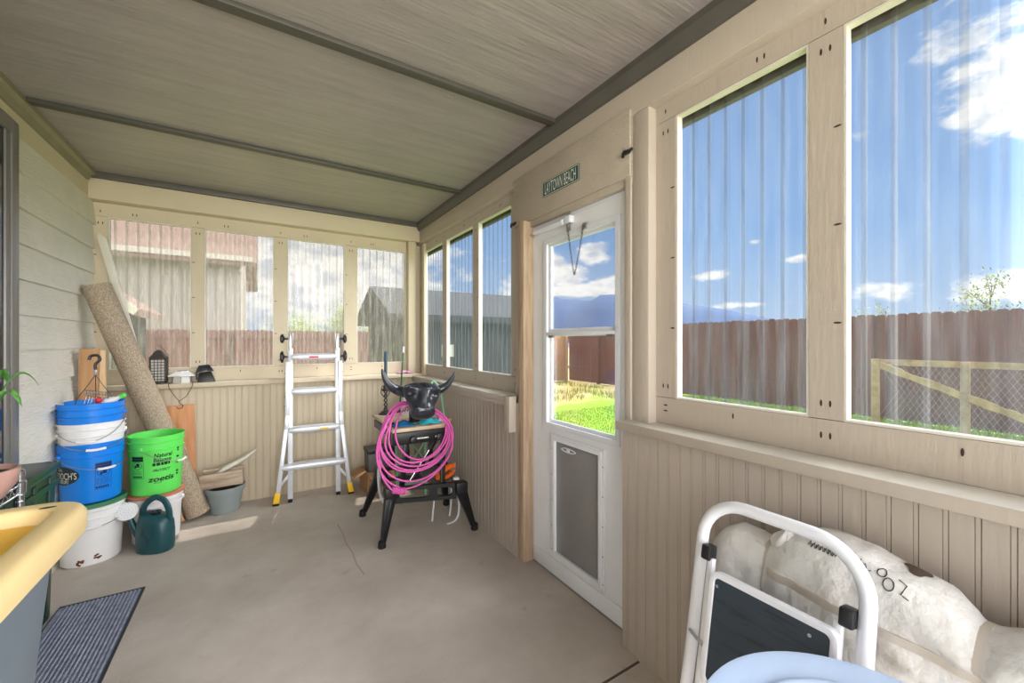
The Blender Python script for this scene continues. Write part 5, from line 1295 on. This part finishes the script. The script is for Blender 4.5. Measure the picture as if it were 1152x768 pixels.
bn_ = thing('wheeled_bin', 'big dark bin with a faded yellow lid in the left foreground', 'bin', (-.71, 1.20, 0))
qb = lambda x, y, z: (x + .71, y - 1.20, z)
def rring(x0, x1, y0, y1, r, z): return [qb(x, y, z) for x, y in rrect(x0, x1, y0, y1, r, 6)]
outer = [(0.0, .07), (.03, .06), (.5, .03), (.86, .0)]
rings = [rring(-.985 + d, -.432 - d * .9, .885 + d, 1.515 - d, .07, z) for z, d in ((.02, .075), (.06, .07), (.45, .035), (.80, .006), (.875, .0), (.895, .0))]
MB().loft(rings).build('bin_body', M['bin'], bn_, smooth=45)
for yy in (.98, 1.42):
    MB().lathe([(0, -.025), (.075, -.025), (.085, -.015), (.085, .015), (.075, .025), (0, .025)], 24, mat=Matrix.Translation(qb(-.945, yy, .0855)) @ Matrix.Rotation(PI / 2, 4, 'Y')).build('wheel', M['rubber'], bn_)
li = MB()
prof_ = [(0, .885), (-.002, .90), (-.002, .935), (.006, .948), (.018, .951), (.050, .951), (.056, .948), (.060, .938), (.066, .916), (.07, .912)]
rings = [rring(-1.02 + d, -.385 - d, .845 + d, 1.585 - d, max(.10 - d * .6, .03), z) for d, z in prof_]
lid = li.loft(rings).build('lid', M['lidyellow'], bn_, smooth=50)
MB().loft([rring(-.945, -.460, .92, 1.51, .045, .9125), rring(-.945, -.460, .92, 1.51, .045, .9165)]).build('lid_recess', M['lidinner'], lid, smooth=40)
MB().loft([rring(-.80, -.60, 1.05, 1.38, .04, .9165), rring(-.79, -.61, 1.06, 1.37, .035, .934)]).build('raised_panel', M['lidinner'], lid, smooth=40)
slp = MB().add([qb(-.462 + .017 * math.cos(2 * PI * i / 20) , 1.523 + .0075 * math.sin(2 * PI * i / 20), .9515) for i in range(20)], [tuple(range(20))]).build('lid_slot', M['ink'], lid)
MB().tube([qb(-.50, 1.53, .87), qb(-.47, 1.535, .86), qb(-.44, 1.53, .865)], .009, 8).build('hinge_pin', M['rust'], bn_)

sf = thing('wire_shelf', 'chrome wire shelf unit against the siding behind the yellow-lidded bin', 'shelf', (-.90, 1.98, 0))
for x in (-.135, .135):
    for y in (-.30, .30):
        p_ = MB().lathe([(.0, 0), (.012, 0), (.0125, .868), (.0155, .87), (.0155, .892), (.010, .897), (0, .897)], 14, mat=Matrix.Translation((x, y, 0)))
        for i in range(10): p_.lathe([(.0128, 0), (.0136, .002), (.0136, .004), (.0128, .006)], 14, mat=Matrix.Translation((x, y, .60 + i * .025)))
        p_.build('post', M['chrome'], sf)
        MB().lathe([(.0136, 0), (.018, .004), (.019, .045), (.0136, .05)], 14, mat=Matrix.Translation((x, y, .805))).build('collar', M['chrome'], sf)
for z in (.838, .40):
    m_ = MB()
    for x in (-.135, .135):
        m_.tube([(x, -.30, z), (x, .30, z)], .0035, 6).tube([(x, -.30, z - .032), (x, .30, z - .032)], .0035, 6)
        zz = [(x, -.29 + i * .0242, z - (.030 if i % 2 else .003)) for i in range(25)]; m_.tube(zz, .0026, 5)
    for y in (-.30, .30): m_.tube([(-.135, y, z), (.135, y, z)], .0035, 6).tube([(-.135, y, z - .032), (.135, y, z - .032)], .0035, 6)
    for i in range(23): m_.tube([(-.135, -.28 + i * .0255, z + .003), (.135, -.28 + i * .0255, z + .003)], .0018, 5)
    m_.build('wire_deck', M['chrome'], sf)
pt = thing('potted_plant', 'strap-leaved green plant in a pinkish bowl pot on the wire shelf, at the left edge', 'plant', (-.800, 2.10, .843))
MB().lathe([(0, 0), (.055, 0), (.060, .006), (.088, .05), (.095, .088), (.094, .100), (.088, .102), (.084, .095), (.078, .06), (.05, .012), (0, .012)], 36).build('pot', M['terracotta'], pt, smooth=40)
MB().lathe([(0, .088), (.05, .09), (.083, .084)], 20).build('soil', M['soil'], pt)
for k, (hd_, L_, rise, w) in enumerate(((.35, .135, .41, .021), (-.1, .105, .345, .024), (2.0, .20, .34, .017), (-1.9, .20, .36, .017), (-2.4, .14, .40, .016), (1.5, .16, .42, .018), (-1.2, .18, .44, .018), (-3.0, .10, .46, .016))):
    dx, dy = math.cos(hd_), math.sin(hd_); pr_ = []
    n = 14; lm = MB(); rows = []
    for i in range(n + 1):
        t = i / n; r_ = L_ * t ** 1.15; z = .088 + rise * (1 - (1 - t) ** 2.0) - .12 * t ** 3.2; wd_ = w * (.35 + .65 * math.sin(PI * min(t * .85 + .12, 1))) * (1 if t < .98 else .2)
        if t == 1: wd_ = .001
        c_ = Vector((dx * r_, dy * r_, z)); sd2 = Vector((-dy, dx, 0))
        rows.append([c_ - sd2 * wd_ + Vector((0, 0, wd_ * .35)), c_, c_ + sd2 * wd_ + Vector((0, 0, wd_ * .35))])
    V = [p for r in rows for p in r] + [p + Vector((0, 0, -.0012)) for r in rows for p in r]; o3 = 3 * (n + 1); F = []
    for i in range(n):
        for j in range(2):
            a = i * 3 + j; F += [(a, a + 1, a + 4, a + 3), (o3 + a + 3, o3 + a + 4, o3 + a + 1, o3 + a)]
        F += [(i * 3, i * 3 + 3, o3 + i * 3 + 3, o3 + i * 3), (i * 3 + 2, o3 + i * 3 + 2, o3 + i * 3 + 5, i * 3 + 5)]
    MB().add(V, F).build('leaf', M['leaf'], pt, smooth=80)
gt = thing('green_tote', 'tall dark green plastic tote against the siding, left of the pail stack', 'tote', (-.955, 2.71, 0))
MB().hexa([(-.075, -.23, .0), (.075, -.23, .0), (.075, .23, .0), (-.075, .23, .0)], [(-.088, -.26, .74), (.088, -.26, .74), (.088, .26, .74), (-.088, .26, .74)]).build('tote_body', M['green_tote'], gt, bevel=.02, seg=3)
MB().box(-.094, .100, -.270, .270, .740, .775).build('tote_lid', M['green_tote'], gt, bevel=.008)
rb_ = MB()
for y in (-.15, 0, .15): rb_.beam((.079, y, .05), (.091, y * 1.08, .72), .03, .012, (1, 0, 0))
rb_.box(.082, .098, -.255, .255, .66, .69)
rb_.build('tote_ribs', M['green_tote'], gt, bevel=.003)

# ================================================================== right foreground
bg_ = thing('white_bundle', 'long lumpy white fabric bag tied with grey straps, against the beadboard under the big windows', 'bag', (1.29, .10, 0))
TOP = [(.815, .52), (.80, .66), (.775, .735), (.74, .785), (.70, .805), (.64, .800), (.605, .785), (.56, .835), (.50, .865), (.44, .872), (.38, .868), (.30, .850), (.235, .815), (.195, .785), (.15, .80), (.06, .83), (-.1, .85), (-.3, .84), (-.5, .80), (-.6, .70), (-.63, .55)]
def topz(y):
    for (a, za), (b, zb_) in zip(TOP, TOP[1:]):
        if b <= y <= a: return za + (zb_ - za) * (a - y) / (a - b)
    return TOP[0][1] if y > TOP[0][0] else TOP[-1][1]
rows = []; NB = 64; NY = 150
ys = [.815 - (.815 + .63) * i / NY for i in range(NY + 1)]
for y in ys:
    tz = topz(y); endk = min(1, (.83 - y) / .10, (y + .65) / .10); endk = max(endk, .05) ** .5
    pin = 1 - .10 * math.exp(-((y - .600) / .016) ** 2) - .12 * math.exp(-((y - .193) / .016) ** 2)
    row = []
    for i in range(NB):
        a = 2 * PI * i / NB; c, s2 = math.cos(a), math.sin(a)
        x = .092 * endk * pin * math.copysign(abs(c) ** .62, c); z = tz / 2 + (tz / 2) * math.copysign(abs(s2) ** .5, s2)
        nv = noise.noise(Vector((y * 5, a * 1.6, 2.2))) * .016 + noise.noise(Vector((y * 14, z * 13, 4.2))) * .008 + abs(noise.noise(Vector((y * 9 + z * 16, z * 5 - y * 6, 7.1)))) * -.010
        for ysx in (.600, .193): nv += .0065 * math.exp(-abs(y - ysx) / .06) * math.sin(a * 13 + 3 * noise.noise(Vector((a, y * 8, 0)))) * (1 - math.exp(-abs(y - ysx) / .012))
        nv *= min(1, endk * 1.2)
        if s2 < -.6: nv = 0
        x2 = x + (nv if c < .2 else -abs(nv) * .3); z2 = z + (nv * .9 if s2 > .5 else 0)
        row.append((max(x2, -.099) if c < 0 else min(x2, .098), y - .10, max(z2, 0.0)))
    rows.append(row)
bb = MB().loft(rows).build('bag', M['tarp'], bg_, smooth=75)
bpy.context.view_layer.update()
vs = [Vector(v.co) for v in bb.data.vertices]; tree_ = BVHTree.FromPolygons(vs, [tuple(p.vertices) for p in bb.data.polygons])
def on_bag(y, z, off=.0015, frm=Vector((-.6, 0, .25))):
    h = tree_.ray_cast(Vector((-.5, y - .10, z)), Vector((1, 0, 0)))
    return (h[0] + h[1] * (off if h[1].x < 0 else -off)) if h[0] else Vector((-.09, y - .10, z))
for yy in (.600, .193):
    k = min(range(NY + 1), key=lambda i: abs(ys[i] - yy)); L1 = []
    outp = [];
    for p in rows[k]:
        c0 = Vector((0, p[1], topz(ys[k]) / 2)); d = (Vector(p) - c0).normalized(); outp.append(Vector(p) + d * .002)
    mb = MB(); n = len(outp); hw2 = .013
    V = [(p.x, p.y - hw2, p.z) for p in outp] + [(p.x, p.y + hw2, p.z) for p in outp] + [(p.x * .97, p.y - hw2, p.z * .985 + .003) for p in outp] + [(p.x * .97, p.y + hw2, p.z * .985 + .003) for p in outp]
    F = []
    for i in range(n):
        j = (i + 1) % n; F += [(i, j, n + j, n + i), (2 * n + i, 3 * n + i, 3 * n + j, 2 * n + j), (i, 2 * n + i, 2 * n + j, j), (n + i, n + j, 3 * n + j, 3 * n + i)]
    mb.add(V, F).build('strap', M['strap'], bg_, smooth=50)
hp_ = MB(); pts = [on_bag(.585 - .015 * i, .735 - .0010 * i, .003) for i in range(60)]
V = []; F = []
for p in pts: V += [(p.x, p.y, p.z + .010), (p.x, p.y, p.z - .010), (p.x + .004, p.y, p.z + .010), (p.x + .004, p.y, p.z - .010)]
for i in range(len(pts) - 1):
    a = i * 4; b = a + 4; F += [(a, a + 1, b + 1, b), (a + 2, b + 2, b + 3, a + 3), (a, b, b + 2, a + 2), (a + 1, a + 3, b + 3, b + 1)]
hp_.add(V, F).build('long_strap', M['strap'], bg_, smooth=50)
kn_ = []
for i in range(9):
    t = i / 8; r_ = .022 * math.sin(PI * (t * .85 + .1)) + .004
    kn_.append([(-.03 + r_ * math.cos(2 * PI * j / 14) * (1 + .3 * math.sin(j * 2.2)), .475 - .02 * t + r_ * math.sin(2 * PI * j / 14) * (1 + .3 * math.cos(j * 1.7)), .785 + .065 * t) for j in range(14)])
MB().loft(kn_).build('tied_tuft', M['tarp'], bg_, smooth=70)
ikm = MB()
def ink(pts, r_=.0011): ikm.tube([on_bag(y, z, .0012) for y, z in pts], r_, 5)
def circ(cy, cz, r_, rz2): return [(cy + r_ * math.cos(a), cz + rz2 * math.sin(a)) for a in [2 * PI * i / 16 for i in range(17)]]
ink(circ(.402, .842, .010, .011)); ink([(.386, .852), (.3835, .838), (.376, .846), (.372, .832), (.364, .836)])
ink(circ(.331, .822, .0095, .012)); ink([(.316, .836), (.302, .830), (.309, .812), (.296, .806)]); ink(circ(.345, .839, .008, .007))
for k in range(7):
    y0_ = .495 - k * .009; ink([(y0_, .842 - k * .001), (y0_ - .004, .852 - k * .001), (y0_ - .007, .838), (y0_ - .010, .848)])
ikm.build('scribbles', M['ink'], bg_, smooth=0)
dm_ = MB(); e = []
for j in range(5):
    for i in range(20):
        a = 2 * PI * i / 20; k = j / 4 * (1 + .25 * math.sin(a * 3)); h = tree_.ray_cast(Vector((.012 + .022 * k * math.sin(a), .300 - .10 + .022 * k * math.cos(a), 1.2)), Vector((0, 0, -1)))
        e.append(h[0] + Vector((0, 0, .0012)))
dm_.add(e, [(j * 20 + i, j * 20 + (i + 1) % 20, (j + 1) * 20 + (i + 1) % 20, (j + 1) * 20 + i) for j in range(4) for i in range(20)]).build('brown_stain', M['tarpdirt'], bg_)

ANG = math.atan2(.170, .905)
so = thing('step_stool', 'folded white step stool with black treads leaning on the white bundle', 'step stool', (.985, .535, 0)); so.rotation_euler = (0, ANG, 0)
hw3, rad3, top3 = .195, .112, .925
arc_l = [(0, hw3 - rad3 + rad3 * math.cos(a), top3 - rad3 + rad3 * math.sin(a)) for a in [PI / 2 * i / 8 for i in range(9)]]
arc_r = [(0, -hw3 + rad3 - rad3 * math.sin(a), top3 - rad3 + rad3 * math.cos(a)) for a in [PI / 2 * i / 8 for i in range(9)]]
hoop = [(0, hw3 + .012, .02), (0, hw3, .5)] + arc_l + arc_r + [(0, -hw3, .5), (0, -hw3 - .012, .02)]
MB().tube(hoop, .0165, 14, ref=(1, 0, 0)).build('hoop_frame', M['stool'], so, smooth=50)
for s_ in (-1, 1):
    MB().lathe([(0, 0), (.021, 0), (.021, .035), (.0175, .04), (0, .04)], 14, mat=Matrix.Translation((0, s_ * (hw3 + .0125), 0))).build('foot_cap', M['rubber'], so)
    MB().box(-.026, -.008, s_ * (hw3 - .044) - .0085, s_ * (hw3 - .044) + .0085, .03, .765).build('inner_leg', M['stool'], so, bevel=.003)
    MB().box(-.034, .004, s_ * (hw3 - .030) - .016, s_ * (hw3 - .030) + .012, .757, .798).build('hinge_clip', M['black'], so, bevel=.005)
    MB().tube([(-.018, s_ * (hw3 - .0), .545), (-.036, s_ * (hw3 - .06), .535)], .0045, 8).build('linkage_rod', M['steel'], so)
for z0_, z1_, nm in ((.46, .742, 'upper_tread'), (.10, .36, 'lower_tread')):
    T = Matrix(((0, 0, 1, -.052), (1, 0, 0, 0), (0, 1, 0, 0), (0, 0, 0, 1)))
    t_o = MB().prism(rrect(-.150, .118, z0_ + .008, z1_ - .008, .012), .018, mat=T @ Matrix.Translation((0, 0, .001))).build(nm, M['tread'], so, smooth=30)
    fr_ = MB(); frame_prism(fr_, rrect(-.164, .132, z0_ - .006, z1_ + .006, .024), rrect(-.149, .117, z0_ + .009, z1_ - .009, .012), .024, mat=T @ Matrix.Translation((0, 0, -.002)))
    fr_.build('tread_rim', M['stool'], t_o, bevel=.002)
    rv = MB()
    for y in (-.11, .11): rv.lathe([(.004, 0), (.004, .0015), (0, .002)], 8, mat=Matrix.Translation((-.051, y, z1_ - .03)) @ Matrix.Rotation(-PI / 2, 4, 'Y'))
    rv.build('rivets', M['steel'], t_o)

ta = thing('round_side_table', 'round pale blue plastic table top at the bottom edge, in front of the step stool', 'table', (.805, .205, 0))
MB().lathe([(0, .708), (.185, .708), (.188, .714), (.196, .716), (.204, .714), (.208, .709), (.240, .710), (.262, .715), (.272, .714), (.278, .704), (.276, .682), (.266, .678), (.262, .688), (0, .688)], 72).build('table_top', M['paleblue'], ta, smooth=40)
MB().lathe([(.0, .03), (.035, .03), (.030, .06), (.028, .60), (.05, .68), (.05, .6875), (0, .6875)], 24).build('pedestal', M['paleblue'], ta, smooth=40)
for i in range(4):
    a = PI / 4 + i * PI / 2; MB().beam((.02 * math.cos(a), .02 * math.sin(a), .05), (.21 * math.cos(a), .21 * math.sin(a), .016), .045, .05, w2=.035, t2=.03).build('table_foot', M['paleblue'], ta, bevel=.005)
